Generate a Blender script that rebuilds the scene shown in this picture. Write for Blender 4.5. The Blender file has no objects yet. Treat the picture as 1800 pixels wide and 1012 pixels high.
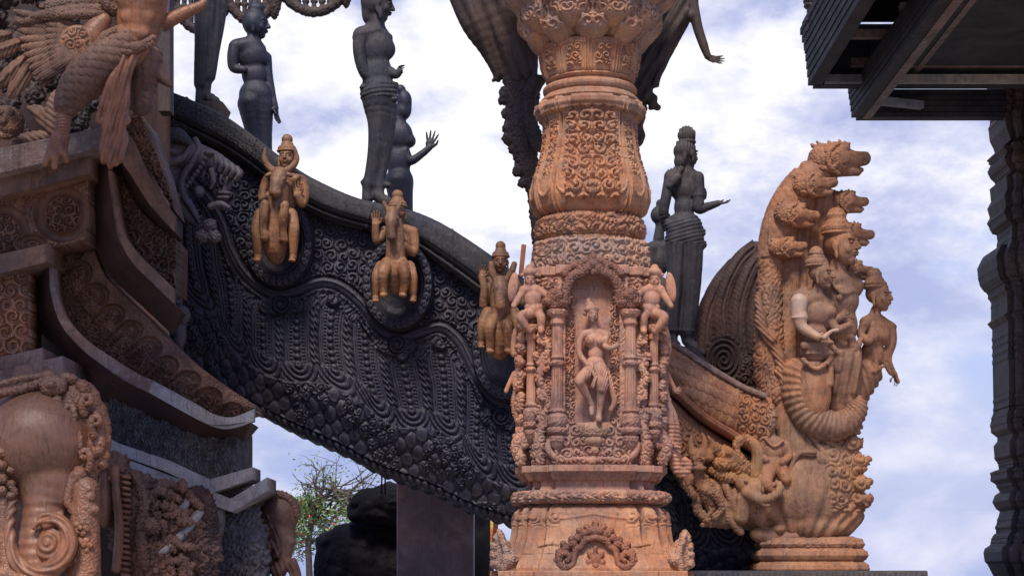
import bpy, math, random
import numpy as np
from math import radians, pi, sin, cos

# ------------------------------------------------------------------ camera, sky, sun, exposure
F = 3333.0          # focal length in photo pixels (photo is 1800 wide)
HZ = 1016.0         # row of the horizon
ZC = 1.6            # eye height
sc = bpy.context.scene
cam_d = bpy.data.cameras.new("camera"); cam = bpy.data.objects.new("camera", cam_d)
sc.collection.objects.link(cam); sc.camera = cam
cam.location = (0, 0, ZC); cam.rotation_euler = (radians(90), 0, 0)
cam_d.sensor_width = 36.0; cam_d.sensor_fit = 'HORIZONTAL'
cam_d.lens = 36.0 * F / 1800.0
cam_d.shift_y = (HZ - 506.0) / 1800.0
cam_d.clip_start = 0.1; cam_d.clip_end = 8000.0

SUN_EL, SUN_AZ = 54.0, 192.0     # azimuth the light comes from, degrees clockwise from +Y (behind the camera, to the left)
world = bpy.data.worlds.new("World"); sc.world = world; world.use_nodes = True
wt = world.node_tree; wt.nodes.clear()
def N(t, typ, **kw):
    n = t.nodes.new(typ)
    for k, v in kw.items():
        if k == 'ins':
            for i, val in v.items(): n.inputs[i].default_value = val
        else: setattr(n, k, v)
    return n
def ramp(t, stops, interp='LINEAR'):
    r = t.nodes.new('ShaderNodeValToRGB'); cr = r.color_ramp; cr.interpolation = interp
    while len(cr.elements) < len(stops): cr.elements.new(0.5)
    for e, (p, c) in zip(cr.elements, stops):
        e.position = p; e.color = c if len(c) == 4 else (*c, 1)
    return r
def build_sky():
    t = wt; L = t.links.new
    out = N(t, 'ShaderNodeOutputWorld'); bg = N(t, 'ShaderNodeBackground')
    sky = N(t, 'ShaderNodeTexSky'); sky.sky_type = 'NISHITA'; sky.sun_disc = False
    sky.sun_elevation = radians(SUN_EL); sky.sun_rotation = radians(SUN_AZ)
    sky.air_density = 1.0; sky.dust_density = 0.5; sky.altitude = 10
    sm = N(t, 'ShaderNodeVectorMath', operation='SCALE'); sm.inputs['Scale'].default_value = 0.125
    L(sky.outputs[0], sm.inputs[0])
    tint = N(t, 'ShaderNodeMix', data_type='RGBA', blend_type='MULTIPLY'); tint.inputs[0].default_value = 1.0
    tint.inputs[7].default_value = (0.98, 0.86, 1.06, 1)
    L(sm.outputs[0], tint.inputs[6])
    tc = N(t, 'ShaderNodeTexCoord')
    mp = N(t, 'ShaderNodeMapping'); mp.inputs['Scale'].default_value = (1.0, 1.0, 1.9); mp.inputs['Location'].default_value = (3.1, 0.4, 0.35)
    L(tc.outputs['Generated'], mp.inputs[0])
    n1 = N(t, 'ShaderNodeTexNoise', ins={'Scale': 6.5, 'Detail': 9.0, 'Roughness': 0.56, 'Distortion': 0.15}); L(mp.outputs[0], n1.inputs['Vector'])
    n2 = N(t, 'ShaderNodeTexNoise', ins={'Scale': 17.0, 'Detail': 6.0, 'Roughness': 0.6}); L(mp.outputs[0], n2.inputs['Vector'])
    n3 = N(t, 'ShaderNodeTexNoise', ins={'Scale': 11.0, 'Detail': 9.0, 'Roughness': 0.6}); L(mp.outputs[0], n3.inputs['Vector'])
    # a broad bank of cloud with its centre a little left of the view, thinning to the right
    dot = N(t, 'ShaderNodeVectorMath', operation='DOT_PRODUCT'); dot.inputs[1].default_value = Vn((-0.075, 1.0, 0.22))
    nrm = N(t, 'ShaderNodeVectorMath', operation='NORMALIZE'); L(tc.outputs['Generated'], nrm.inputs[0]); L(nrm.outputs[0], dot.inputs[0])
    bank = N(t, 'ShaderNodeMapRange'); bank.inputs['From Min'].default_value = 0.925; bank.inputs['From Max'].default_value = 0.994
    bank.inputs['To Min'].default_value = -0.26; bank.inputs['To Max'].default_value = 0.30
    L(dot.outputs['Value'], bank.inputs[0])
    a1 = N(t, 'ShaderNodeMath', operation='ADD'); L(n1.outputs[0], a1.inputs[0]); L(bank.outputs[0], a1.inputs[1])
    a2 = N(t, 'ShaderNodeMath', operation='MULTIPLY_ADD'); L(n2.outputs[0], a2.inputs[0]); a2.inputs[1].default_value = 0.34; L(a1.outputs[0], a2.inputs[2])
    cov = ramp(t, [(0.53, (0, 0, 0)), (0.62, (.5, .5, .5)), (0.70, (1, 1, 1))]); L(a2.outputs[0], cov.inputs[0])
    ccol = ramp(t, [(0.40, (0.42, 0.47, 0.74)), (0.52, (0.66, 0.69, 0.88)), (0.61, (0.93, 0.92, 0.96))])
    L(n3.outputs[0], ccol.inputs[0])
    # the thick middle of the bank is burnt white
    wmix = N(t, 'ShaderNodeMix', data_type='RGBA'); wr = N(t, 'ShaderNodeMapRange')
    wr.inputs['From Min'].default_value = 0.86; wr.inputs['From Max'].default_value = 1.0; L(a2.outputs[0], wr.inputs[0]); L(wr.outputs[0], wmix.inputs[0])
    L(ccol.outputs[0], wmix.inputs[6]); wmix.inputs[7].default_value = (1.02, 1.01, 1.02, 1)
    mx = N(t, 'ShaderNodeMix', data_type='RGBA'); L(cov.outputs[0], mx.inputs[0]); L(tint.outputs[2], mx.inputs[6]); L(wmix.outputs[2], mx.inputs[7])
    # pale lavender band of far cloud low over the sea
    sep = N(t, 'ShaderNodeSeparateXYZ'); L(nrm.outputs[0], sep.inputs[0]); lo = N(t, 'ShaderNodeMapRange')
    lo.inputs['From Min'].default_value = 0.20; lo.inputs['From Max'].default_value = 0.0; L(sep.outputs['Z'], lo.inputs[0])
    low = N(t, 'ShaderNodeMix', data_type='RGBA'); L(lo.outputs[0], low.inputs[0]); L(mx.outputs[2], low.inputs[6])
    lc = ramp(t, [(0.36, (0.30, 0.39, 0.70)), (0.50, (0.44, 0.51, 0.79)), (0.60, (0.66, 0.68, 0.88)), (0.70, (0.86, 0.86, 0.94))]); L(n1.outputs[0], lc.inputs[0]); L(lc.outputs[0], low.inputs[7])
    L(low.outputs[2], bg.inputs[0]); bg.inputs[1].default_value = 1.0
    L(bg.outputs[0], out.inputs[0])
def Vn(v):
    v = np.array(v, float); return tuple(v / np.linalg.norm(v))
build_sky()
sd = bpy.data.lights.new("sun", 'SUN'); sun = bpy.data.objects.new("sun", sd); sc.collection.objects.link(sun)
sd.energy = 3.4; sd.angle = radians(16); sd.color = (1.0, 0.92, 0.80)
sun.rotation_euler = (radians(90 - SUN_EL), 0, radians(180 - SUN_AZ) + 0)
sc.view_settings.view_transform = 'Standard'; sc.view_settings.look = 'None'
sc.view_settings.exposure = 0.12; sc.view_settings.gamma = 1.0

# ------------------------------------------------------------------ objects
def prop(o, label=None, cat=None, group=None, kind=None):
    if label: o['label'] = label
    if cat: o['category'] = cat
    if group: o['group'] = group
    if kind: o['kind'] = kind
    return o
def W(px, py, d):
    return ((px - 900.0) * d / F, d, ZC + (HZ - py) * d / F)
def thing(name, px, py, d, label, cat, group=None):
    o = bpy.data.objects.new(name, None); o.empty_display_size = 0.2
    o.location = W(px, py, d); sc.collection.objects.link(o)
    return prop(o, label, cat, group)
def rootloc(o):
    l = np.zeros(3)
    while o is not None:
        l += np.array(o.location); o = o.parent
    return l
def mesh(name, v, f, mat, parent=None, base=None, smooth=True):
    """v: world coordinates; f: (n,4)/(n,3) int array or list of faces"""
    v = np.asarray(v, dtype=np.float64).reshape(-1, 3)
    if parent is not None: off = rootloc(parent)
    else: off = np.array(base if base is not None else v.mean(0))
    me = bpy.data.meshes.new(name)
    vv = (v - off).astype(np.float32)
    if isinstance(f, np.ndarray):
        k = f.shape[1]; nf = len(f)
        me.vertices.add(len(vv)); me.vertices.foreach_set('co', vv.ravel())
        me.loops.add(nf * k); me.loops.foreach_set('vertex_index', f.astype(np.int32).ravel())
        me.polygons.add(nf); me.polygons.foreach_set('loop_start', np.arange(0, nf * k, k, dtype=np.int32))
        me.update(calc_edges=True); me.validate()
    else:
        me.from_pydata([tuple(p) for p in vv], [], f); me.update()
    if smooth: me.polygons.foreach_set('use_smooth', np.ones(len(me.polygons), dtype=bool)); me.update()
    me.materials.append(mat)
    o = bpy.data.objects.new(name, me); sc.collection.objects.link(o)
    if parent is not None: o.parent = parent
    else: o.location = tuple(off)
    return o
class MB:
    """collects quads and triangles of several solids into one mesh"""
    def __init__(s): s.v = []; s.f = []; s.n = 0
    def add(s, v, f):
        v = [tuple(p) for p in v]; s.v += v; s.f += [tuple(int(i) + s.n for i in q) for q in f]; s.n += len(v)
    def box(s, c, size, rz=0, ry=0):
        sx, sy, sz = [k / 2 for k in size]; P = []
        for x in (-sx, sx):
            for y in (-sy, sy):
                for z in (-sz, sz):
                    x2, z2 = x * cos(ry) + z * sin(ry), -x * sin(ry) + z * cos(ry)
                    P.append((c[0] + x2 * cos(rz) - y * sin(rz), c[1] + x2 * sin(rz) + y * cos(rz), c[2] + z2))
        s.add(P, [(0, 1, 3, 2), (4, 6, 7, 5), (0, 4, 5, 1), (2, 3, 7, 6), (0, 2, 6, 4), (1, 5, 7, 3)])
    def prism(s, ring_a, ring_b):
        n = len(ring_a); s.add(list(ring_a) + list(ring_b), [tuple(range(n))[::-1], tuple(range(n, 2 * n))] + [(i, (i + 1) % n, n + (i + 1) % n, n + i) for i in range(n)])
    def tube(s, pts, rad, seg=8):
        pts = np.array(pts, float); n = len(pts)
        rad = np.ones(n) * rad if np.isscalar(rad) else np.array(rad, float)
        T = np.gradient(pts, axis=0); T /= np.linalg.norm(T, axis=1)[:, None] + 1e-9
        ref = np.array([0, 1, 0.01]) if abs(T[0][1]) < 0.9 else np.array([1, 0, 0.01])
        V = []
        for i in range(n):
            a = np.cross(T[i], ref); a /= np.linalg.norm(a) + 1e-9; b = np.cross(T[i], a)
            for k in range(seg):
                an = 2 * pi * k / seg; V.append(pts[i] + rad[i] * (a * cos(an) + b * sin(an)))
        Fc = [(i * seg + k, i * seg + (k + 1) % seg, (i + 1) * seg + (k + 1) % seg, (i + 1) * seg + k) for i in range(n - 1) for k in range(seg)]
        Fc += [tuple(range(seg))[::-1], tuple(range((n - 1) * seg, n * seg))]
        s.add(V, Fc)
    def build(s, name, mat, parent=None, base=None, smooth=False):
        return mesh(name, s.v, s.f, mat, parent, base, smooth)
def ppt(pts, d):     # polyline of photo points (x, y, o) -> world, o = pixels towards the viewer at depth d
    return [W(p[0], p[1], d - (p[2] if len(p) > 2 else 0) * d / F) for p in pts]

# ------------------------------------------------------------------ carving patterns (heights 0..1), all in physical units
def fr(x): return x - np.floor(x)
def hsh(i, j, s=0.0): return fr(np.sin(i * 127.1 + j * 311.7 + s * 74.7) * 43758.5453)
def sst(a, b, x):
    t = np.clip((x - a) / (b - a), 0, 1); return t * t * (3 - 2 * t)
def lerp(a, b, t): return a + (b - a) * t
def scrolls(x, y, s, seed=0.0, turn=1.7, jit=0.22):
    """a field of spiral curls about s across"""
    x = np.asarray(x, float) / s; y = np.asarray(y, float) / s
    gj = np.floor(y); best = np.full(x.shape, 9.0); sec = best.copy(); bx = np.zeros_like(best); by = bx.copy(); bh = bx.copy()
    for dj in (-1, 0, 1):
        j = gj + dj; off = 0.5 * fr(j * 0.5) * 2 * 0.5
        gi = np.floor(x - off)
        for di in (-1, 0, 1):
            i = gi + di
            cx = i + off + 0.5 + (hsh(i, j, seed) - .5) * 2 * jit; cy = j + 0.5 + (hsh(i, j, seed + 3) - .5) * 2 * jit
            dx = x - cx; dy = y - cy; d = np.hypot(dx, dy); h = hsh(i, j, seed + 7)
            m = d < best
            sec = np.where(m, best, np.minimum(sec, d))
            bx = np.where(m, dx, bx); by = np.where(m, dy, by); bh = np.where(m, h, bh); best = np.where(m, d, best)
    th = np.arctan2(by, bx); hand = np.where(bh > .5, 1.0, -1.0)
    ph = th * hand + 2 * pi * turn * best / 0.55 + bh * 40
    ridge = 0.5 + 0.5 * np.cos(ph)
    gap = sst(0.0, 0.16, sec - best)
    boss = np.exp(-(best / 0.13) ** 2)
    env = np.sqrt(np.clip(1 - (best / 0.85) ** 2, 0, 1))
    return np.maximum(env * (0.10 + 0.90 * sst(.18, .62, ridge)), boss) * (0.10 + 0.90 * gap)
def beads(t, w, sp, hw):
    """row of domes: t along, w across"""
    a = (fr(t / sp) - .5) * 2; return np.sqrt(np.clip(1 - a * a - (w / hw) ** 2, 0, 1))
def petals(t, w, sp, hw, tip=1):
    """row of pointed leaves; w from -hw to hw, tip towards +w when tip = 1"""
    a = np.abs((fr(t / sp) - .5) * 2); q = np.clip((w * tip / hw + 1) / 2, 0, 1)
    width = np.sqrt(np.clip(1 - q ** 2.2, 0, 1)); e = np.clip(1 - a / (width + 1e-3), 0, 1)
    inside = (np.abs(w) < hw)
    return inside * (np.sqrt(e) * 0.8 + 0.2 * np.exp(-(a / 0.15) ** 2) * (e > 0)) * (0.5 + 0.5 * (1 - q))
def scales(x, y, s, k=0.6):
    """overlapping fish scales, tips down (y grows downward)"""
    x = np.asarray(x, float) + 0 * y; y = y + 0 * x
    yy = y / s; xx = x / s; r0 = np.floor(yy / k); out = np.zeros(x.shape); done = np.zeros(x.shape, bool)
    for dr in (2, 1, 0):
        row = r0 - dr; yt = yy - row * k; cx = fr(xx + 0.5 * (row % 2)) - .5
        d = np.hypot(cx / .52, yt / (k * 2.0)); m = (d < 1) & ~done
        out = np.where(m, .25 + .55 * np.clip(yt / (k * 2.0), 0, 1) + .35 * np.sqrt(np.clip(1 - d * d, 0, 1)), out); done |= m
    return out
def vnoise(x, y, s, seed=0, oct=4):
    out = 0; amp = 1; tot = 0
    for o in range(oct):
        X = x / s; Y = y / s; i = np.floor(X); j = np.floor(Y); u = X - i; v = Y - j
        u = u * u * (3 - 2 * u); v = v * v * (3 - 2 * v)
        out = out + amp * lerp(lerp(hsh(i, j, seed + o), hsh(i + 1, j, seed + o), u), lerp(hsh(i, j + 1, seed + o), hsh(i + 1, j + 1, seed + o), u), v)
        tot += amp; amp *= .5; s = s / 2.03
    return out / tot
def flames(x, y, s, seed=0):
    """interlaced leafy foliage"""
    wx = vnoise(x, y, s * 1.3, seed + 11, 3); wy = vnoise(x, y, s * 1.3, seed + 23, 3)
    a = np.abs(np.sin((x / s + wx * 3.0) * pi)); b = np.abs(np.sin((y / s * .8 + wy * 3.4) * pi))
    return np.clip(sst(.08, .62, (a * b) ** .7) * (0.72 + 0.28 * np.sin((x + y) / s * 9 + wx * 12)), 0, 1)
def ring(r, r0, w): return np.sqrt(np.clip(1 - ((r - r0) / w) ** 2, 0, 1))
def pathdist(x, y, pts):
    """distance to a polyline, arc position along it and signed side"""
    pts = np.array(pts, float); best = np.full(np.shape(x), 1e9); arc = np.zeros(np.shape(x)); side = arc.copy(); s0 = 0
    for (x0, y0), (x1, y1) in zip(pts[:-1, :2], pts[1:, :2]):
        ex, ey = x1 - x0, y1 - y0; l = math.hypot(ex, ey) + 1e-9; t = np.clip(((x - x0) * ex + (y - y0) * ey) / l / l, 0, 1)
        dx = x - x0 - t * ex; dy = y - y0 - t * ey; d = np.hypot(dx, dy); m = d < best
        best = np.where(m, d, best); arc = np.where(m, s0 + t * l, arc); side = np.where(m, np.sign(ex * dy - ey * dx), side); s0 += l
    return best, arc, side
def smoothpath(pts, n=12):
    """Catmull-Rom through the points"""
    P = np.array(pts, float); P = np.vstack([2 * P[0] - P[1], P, 2 * P[-1] - P[-2]]); out = []
    for i in range(1, len(P) - 2):
        for k in range(n):
            t = k / n; out.append(0.5 * ((2 * P[i]) + (-P[i - 1] + P[i + 1]) * t + (2 * P[i - 1] - 5 * P[i] + 4 * P[i + 1] - P[i + 2]) * t * t + (-P[i - 1] + 3 * P[i] - 3 * P[i + 1] + P[i + 2]) * t ** 3))
    out.append(P[-2]); return np.array(out)

# ------------------------------------------------------------------ grid surfaces with real relief
def grid_faces(nv, nu, closed=False):
    i = np.arange(nv - 1)[:, None]; j = np.arange(nu if closed else nu - 1)[None, :]; j2 = (j + 1) % nu
    return np.stack([i * nu + j, i * nu + j2, (i + 1) * nu + j2, (i + 1) * nu + j], -1).reshape(-1, 4)
def grid_normals(P, closed=False):
    du = (np.roll(P, -1, 1) - np.roll(P, 1, 1)) if closed else np.gradient(P, axis=1)
    dv = np.gradient(P, axis=0); n = np.cross(dv, du); n /= np.linalg.norm(n, axis=2)[..., None] + 1e-12
    return n
def relief(name, P, H, mat, parent=None, closed=False, flip=False, base=None, caps=False, sides=0):
    """P: (nv,nu,3) world points, H: (nv,nu) metres along the normal; sides: depth in metres of a back skirt"""
    n = grid_normals(P, closed) * (-1 if flip else 1)
    Q = P + n * H[..., None]; nv, nu = H.shape
    v = Q.reshape(-1, 3); f = grid_faces(nv, nu, closed)
    if flip is False: f = f[:, ::-1]
    if caps and closed:
        extra = [Q[0].mean(0), Q[-1].mean(0)]; v = np.vstack([v, extra]); a = nv * nu
        k = np.arange(nu); k2 = (k + 1) % nu
        f = np.vstack([f, np.stack([np.full(nu, a), k, k2, k2], -1), np.stack([np.full(nu, a + 1), (nv - 1) * nu + k2, (nv - 1) * nu + k, (nv - 1) * nu + k], -1)])
        me = mesh(name, v, [tuple(dict.fromkeys(map(int, q))) for q in f], mat, parent, base); return me
    if sides:
        # close the sheet into a solid: back sheet pushed away from the viewer and a rim
        B = P.copy(); B[..., 1] = Q[..., 1].max() + sides
        nb = nv * nu; v = np.vstack([v, B.reshape(-1, 3)])
        idx = np.concatenate([np.arange(nu), np.arange(1, nv) * nu + nu - 1, (nv - 1) * nu + np.arange(nu - 2, -1, -1), np.arange(nv - 2, 0, -1) * nu])
        r2 = np.roll(idx, -1); rim = np.stack([idx, r2, r2 + nb, idx + nb], -1)
        back = grid_faces(nv, nu) + nb
        f = np.vstack([f, rim if flip is False else rim[:, ::-1], back if flip is False else back[:, ::-1]])
    return mesh(name, v, f, mat, parent, base)

# ------------------------------------------------------------------ sculpted bodies: smooth unions of limbs, polygonised into one skin
def smin(a, b, k):
    h = np.clip(0.5 + 0.5 * (b - a) / k, 0, 1); return b + (a - b) * h - k * h * (1 - h)
def rotm(yaw=0, tilt=0, nod=0):
    """columns: side, up, forward in (x right, y down, o to viewer); yaw 0 looks at the viewer, 90 to the right"""
    a = radians(yaw); f = np.array([sin(a), 0, cos(a)]); s = np.array([cos(a), 0, -sin(a)]); u = np.array([0, -1.0, 0])
    b = radians(nod); f, u = f * cos(b) - u * sin(b), u * cos(b) + f * sin(b)
    t = radians(tilt); ct, st = cos(t), sin(t)
    R = np.array([[ct, -st, 0], [st, ct, 0], [0, 0, 1]])
    return np.stack([R @ s, R @ u, R @ f], 1)
# primitives: ('c', p0, r0, p1, r1, k)  ('e', centre, radii, R, k)  negative ones: 'C','E'
def chain(pts, k=None):
    P = np.array(pts, float)
    if len(P) > 2 and len(P) < 40: P = smoothpath(P, 4); P[:, 3] = np.clip(P[:, 3], .3, None)
    return [('p', P, k)]
def ell(x, y, o, rx, ry, ro, ang=0, k=None, neg=False):
    a = radians(ang); R = np.array([[cos(a), -sin(a), 0], [sin(a), cos(a), 0], [0, 0, 1]])
    return ('E' if neg else 'e', (x, y, o), (rx, ry, ro), R, k)
def head(x, y, o, h, yaw=0, tilt=0, nod=0, ears=True, k=None, long_ear=True):
    R = rotm(yaw, tilt, nod); c = np.array([x, y, o], float); kk = h * 0.05 if k is None else k
    def at(s, u, f): return c + R @ np.array([s, u, f]) * h
    def E(s, u, f, a, b, d, kq=kk): return ('e', at(s, u, f), (a * h, b * h, d * h), R, kq)
    P = [E(0, .14, -.06, .33, .36, .40), E(0, -.10, .09, .27, .36, .30), E(0, -.38, .20, .12, .10, .12),
         E(-.17, -.13, .25, .10, .11, .09), E(.17, -.13, .25, .10, .11, .09),
         ('c', at(0, .10, .38), .035 * h, at(0, -.11, .47), .055 * h, kk), E(0, -.12, .43, .085, .04, .05, h * .02),
         ('c', at(-.20, .14, .33), .035 * h, at(-.05, .13, .38), .035 * h, kk), ('c', at(.20, .14, .33), .035 * h, at(.05, .13, .38), .035 * h, kk)]
    for s in (-1, 1):
        P.append(('E', at(s * .13, .045, .43), (.085 * h, .05 * h, .07 * h), R, h * .03))
        P.append(E(s * .13, .035, .335, .07, .04, .045, h * .01))
        if ears:
            P.append(E(s * .33, -.02, -.02, .05, .15, .09, h * .03))
            if long_ear: P.append(E(s * .33, -.22, .0, .045, .13, .05, h * .03))
    P += [E(0, -.215, .385, .115, .028, .05, h * .01), E(0, -.265, .37, .09, .03, .05, h * .01)]
    return P
def hand(p, dirv, out, size, curl=0.4, spread=0.16, thumb=1, k=None):
    """p wrist, dirv direction of the palm, out direction of the palm's face; five separate fingers"""
    p = np.array(p, float); d = np.array(Vn(dirv)); n = np.array(out, float); n = n - d * n.dot(d); n /= np.linalg.norm(n) + 1e-9
    s = np.cross(d, n); kk = size * .02
    R = np.stack([s, d, n], 1); P = [('e', p + d * size * .26, (size * .24, size * .28, size * .10), R, kk * 2)]
    for i, ln in enumerate((.42, .5, .47, .37)):
        q = (i - 1.5); b = p + d * size * (.44 + (.02 if i in (1, 2) else 0)) + s * q * size * .13
        dd = d * cos(spread * q) + s * sin(spread * q)
        m = b + dd * size * ln * .5 + n * size * ln * .18 * curl
        e = m + (dd * cos(curl * 1.3) + n * sin(curl * 1.3)) * size * ln * .5
        P += [('c', b, size * .062, m, size * .055, kk), ('c', m, size * .055, e, size * .04, kk)]
    b = p + d * size * .15 - s * thumb * size * .2; m = b + (d * .55 - s * thumb * .6 + n * .35) * size * .26; e = m + (d * .8 - s * thumb * .15 + n * .35) * size * .22
    P += [('c', b, size * .085, m, size * .065, kk * 2), ('c', m, size * .065, e, size * .05, kk)]
    return P
def sculpt(prims, vox=1.4, k=3.0, disp=None, noise=0.0):
    """returns px-space vertices (x,y,o) and quads"""
    lo = np.full(3, 1e9); hi = -lo; B = []
    for p in prims:
        if p[0] == 'p':
            l = (p[1][:, :3] - p[1][:, 3:4]).min(0); h = (p[1][:, :3] + p[1][:, 3:4]).max(0)
        elif p[0] in 'cC':
            a, ra, b, rb = np.array(p[1], float), p[2], np.array(p[3], float), p[4]; r = max(ra, rb)
            l = np.minimum(a, b) - r; h = np.maximum(a, b) + r
        else:
            c = np.array(p[1], float); rr = np.array(p[2], float); ext = np.sqrt(((np.abs(p[3]) * rr[None, :]) ** 2).sum(1)); l = c - ext; h = c + ext
        B.append((l, h))
        if p[0].islower(): lo = np.minimum(lo, l); hi = np.maximum(hi, h)
    pad = k + 3 * vox; lo -= pad; hi += pad; n = np.ceil((hi - lo) / vox).astype(int) + 1
    D = np.full(n, 1e3, np.float32); ax = [lo[i] + np.arange(n[i]) * vox for i in range(3)]
    for p, (l, h) in zip(prims, B):
        kk = p[-1] if p[-1] is not None else k; m = kk * 1.5 + 2.5 * vox
        a = np.clip(np.floor((l - m - lo) / vox).astype(int), 0, n - 1); b = np.clip(np.ceil((h + m - lo) / vox).astype(int) + 1, 1, n)
        if np.any(b <= a): continue
        X = ax[0][a[0]:b[0]][:, None, None]; Y = ax[1][a[1]:b[1]][None, :, None]; Z = ax[2][a[2]:b[2]][None, None, :]
        if p[0] == 'p':
            d = np.full((b - a), 1e3, np.float32); P = p[1]
            for q in range(len(P) - 1):
                r_ = max(P[q, 3], P[q + 1, 3]); l2 = np.minimum(P[q, :3], P[q + 1, :3]) - r_ - m; h2 = np.maximum(P[q, :3], P[q + 1, :3]) + r_ + m
                c0 = np.clip(np.floor((l2 - lo) / vox).astype(int), a, b - 1) - a; c1 = np.clip(np.ceil((h2 - lo) / vox).astype(int) + 1, a + 1, b) - a
                x_ = X[c0[0]:c1[0]]; y_ = Y[:, c0[1]:c1[1]]; z_ = Z[:, :, c0[2]:c1[2]]
                e = P[q + 1, :3] - P[q, :3]; L2 = e.dot(e) + 1e-9; p0 = P[q]
                t = np.clip(((x_ - p0[0]) * e[0] + (y_ - p0[1]) * e[1] + (z_ - p0[2]) * e[2]) / L2, 0, 1)
                dd = np.sqrt((x_ - p0[0] - t * e[0]) ** 2 + (y_ - p0[1] - t * e[1]) ** 2 + (z_ - p0[2] - t * e[2]) ** 2) - (P[q, 3] + (P[q + 1, 3] - P[q, 3]) * t)
                s_ = d[c0[0]:c1[0], c0[1]:c1[1], c0[2]:c1[2]]; np.minimum(s_, dd, out=s_)
        elif p[0] in 'cC':
            p0 = np.array(p[1], float); e = np.array(p[3], float) - p0; L2 = e.dot(e) + 1e-9
            t = np.clip(((X - p0[0]) * e[0] + (Y - p0[1]) * e[1] + (Z - p0[2]) * e[2]) / L2, 0, 1)
            d = np.sqrt((X - p0[0] - t * e[0]) ** 2 + (Y - p0[1] - t * e[1]) ** 2 + (Z - p0[2] - t * e[2]) ** 2) - (p[2] + (p[4] - p[2]) * t)
        else:
            c, rr, R = p[1], np.array(p[2], float), p[3]; x, y, z = X - c[0], Y - c[1], Z - c[2]
            q = [(x * R[0, i] + y * R[1, i] + z * R[2, i]) / rr[i] for i in range(3)]
            k0 = np.sqrt(q[0] ** 2 + q[1] ** 2 + q[2] ** 2) + 1e-6
            k1 = np.sqrt((q[0] / rr[0]) ** 2 + (q[1] / rr[1]) ** 2 + (q[2] / rr[2]) ** 2) + 1e-6
            d = k0 * (k0 - 1) / k1
        S = D[a[0]:b[0], a[1]:b[1], a[2]:b[2]]
        if p[0].islower(): S[...] = np.where(S > 500, d, smin(S, d, kk))
        else: S[...] = -smin(-S, d, kk)
    # naive surface nets
    ins = D < 0; cnt = np.zeros(n - 1, np.int8)
    for i in (0, 1):
        for j in (0, 1):
            for m in (0, 1): cnt += ins[i:n[0] - 1 + i, j:n[1] - 1 + j, m:n[2] - 1 + m]
    act = (cnt > 0) & (cnt < 8); ci = np.argwhere(act); idm = np.full(n - 1, -1, np.int64); idm[act] = np.arange(len(ci))
    acc = np.zeros((len(ci), 3)); w = np.zeros(len(ci)); corners = [(i, j, m) for i in (0, 1) for j in (0, 1) for m in (0, 1)]
    val = {c: D[ci[:, 0] + c[0], ci[:, 1] + c[1], ci[:, 2] + c[2]] for c in corners}
    for c in corners:
        for axn in range(3):
            if c[axn] == 0:
                c2 = list(c); c2[axn] = 1; v0, v1 = val[c], val[tuple(c2)]; m = (v0 < 0) != (v1 < 0)
                t = np.where(m, v0 / np.where(m, v0 - v1, 1), 0); pt = np.array(c, float)[None, :].repeat(len(ci), 0); pt[:, axn] = t
                acc += pt * m[:, None]; w += m
    V = lo + (ci + acc / w[:, None]) * vox
    Q = []
    for axn in range(3):
        sl0 = [slice(None)] * 3; sl1 = [slice(None)] * 3; sl0[axn] = slice(0, -1); sl1[axn] = slice(1, None)
        ch = ins[tuple(sl0)] != ins[tuple(sl1)]; e = np.argwhere(ch); e = e[np.all(e > 0, 1) & np.all(e < n - 1, 1)]
        if len(e) == 0: continue
        u, v = (axn + 1) % 3, (axn + 2) % 3; q = []
        for du, dv in ((0, 0), (1, 0), (1, 1), (0, 1)):
            g = e.copy(); g[:, u] -= du; g[:, v] -= dv; q.append(idm[g[:, 0], g[:, 1], g[:, 2]])
        q = np.stack(q, -1); fl = ins[e[:, 0], e[:, 1], e[:, 2]]; q[~fl] = q[~fl][:, ::-1]; Q.append(q)
    Q = np.vstack(Q); Q = Q[np.all(Q >= 0, 1)]
    # vertex normals from the field
    G = [np.gradient(D, axis=i) for i in range(3)] if D.size < 6e6 else None
    if disp is not None or noise:
        if G is None:
            a = V[Q[:, 1]] - V[Q[:, 0]]; b = V[Q[:, 3]] - V[Q[:, 0]]; fn = np.cross(a, b); nn = np.zeros_like(V)
            for i in range(4): np.add.at(nn, Q[:, i], fn)
        else: nn = np.stack([g[ci[:, 0], ci[:, 1], ci[:, 2]] for g in G], -1)
        ln = np.linalg.norm(nn, axis=1)[:, None]; nn = nn / (ln + 1e-9)
        h = np.zeros(len(V))
        if disp is not None: h = h + disp(V[:, 0], V[:, 1], V[:, 2], nn)
        if noise: h = h + noise * (vnoise(V[:, 0] + V[:, 2] * .7, V[:, 1] + V[:, 2] * .3, 9, 5, 3) - .5)
        V = V + nn * h[:, None]
    return V, Q
def sculpture(name, d, prims, mat, parent=None, vox=1.4, k=3.0, disp=None, noise=0.6, base=None):
    V, Q = sculpt(prims, vox, k, disp, noise)
    s = d / F   # constant scale around depth d: true proportions, not a projection
    P = np.stack([(V[:, 0] - 900) * s, d - V[:, 2] * s, ZC + (HZ - V[:, 1]) * s], -1)
    b = W(base[0], base[1], d) if base is not None else None
    return mesh(name, P, Q, mat, parent, b)

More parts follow.
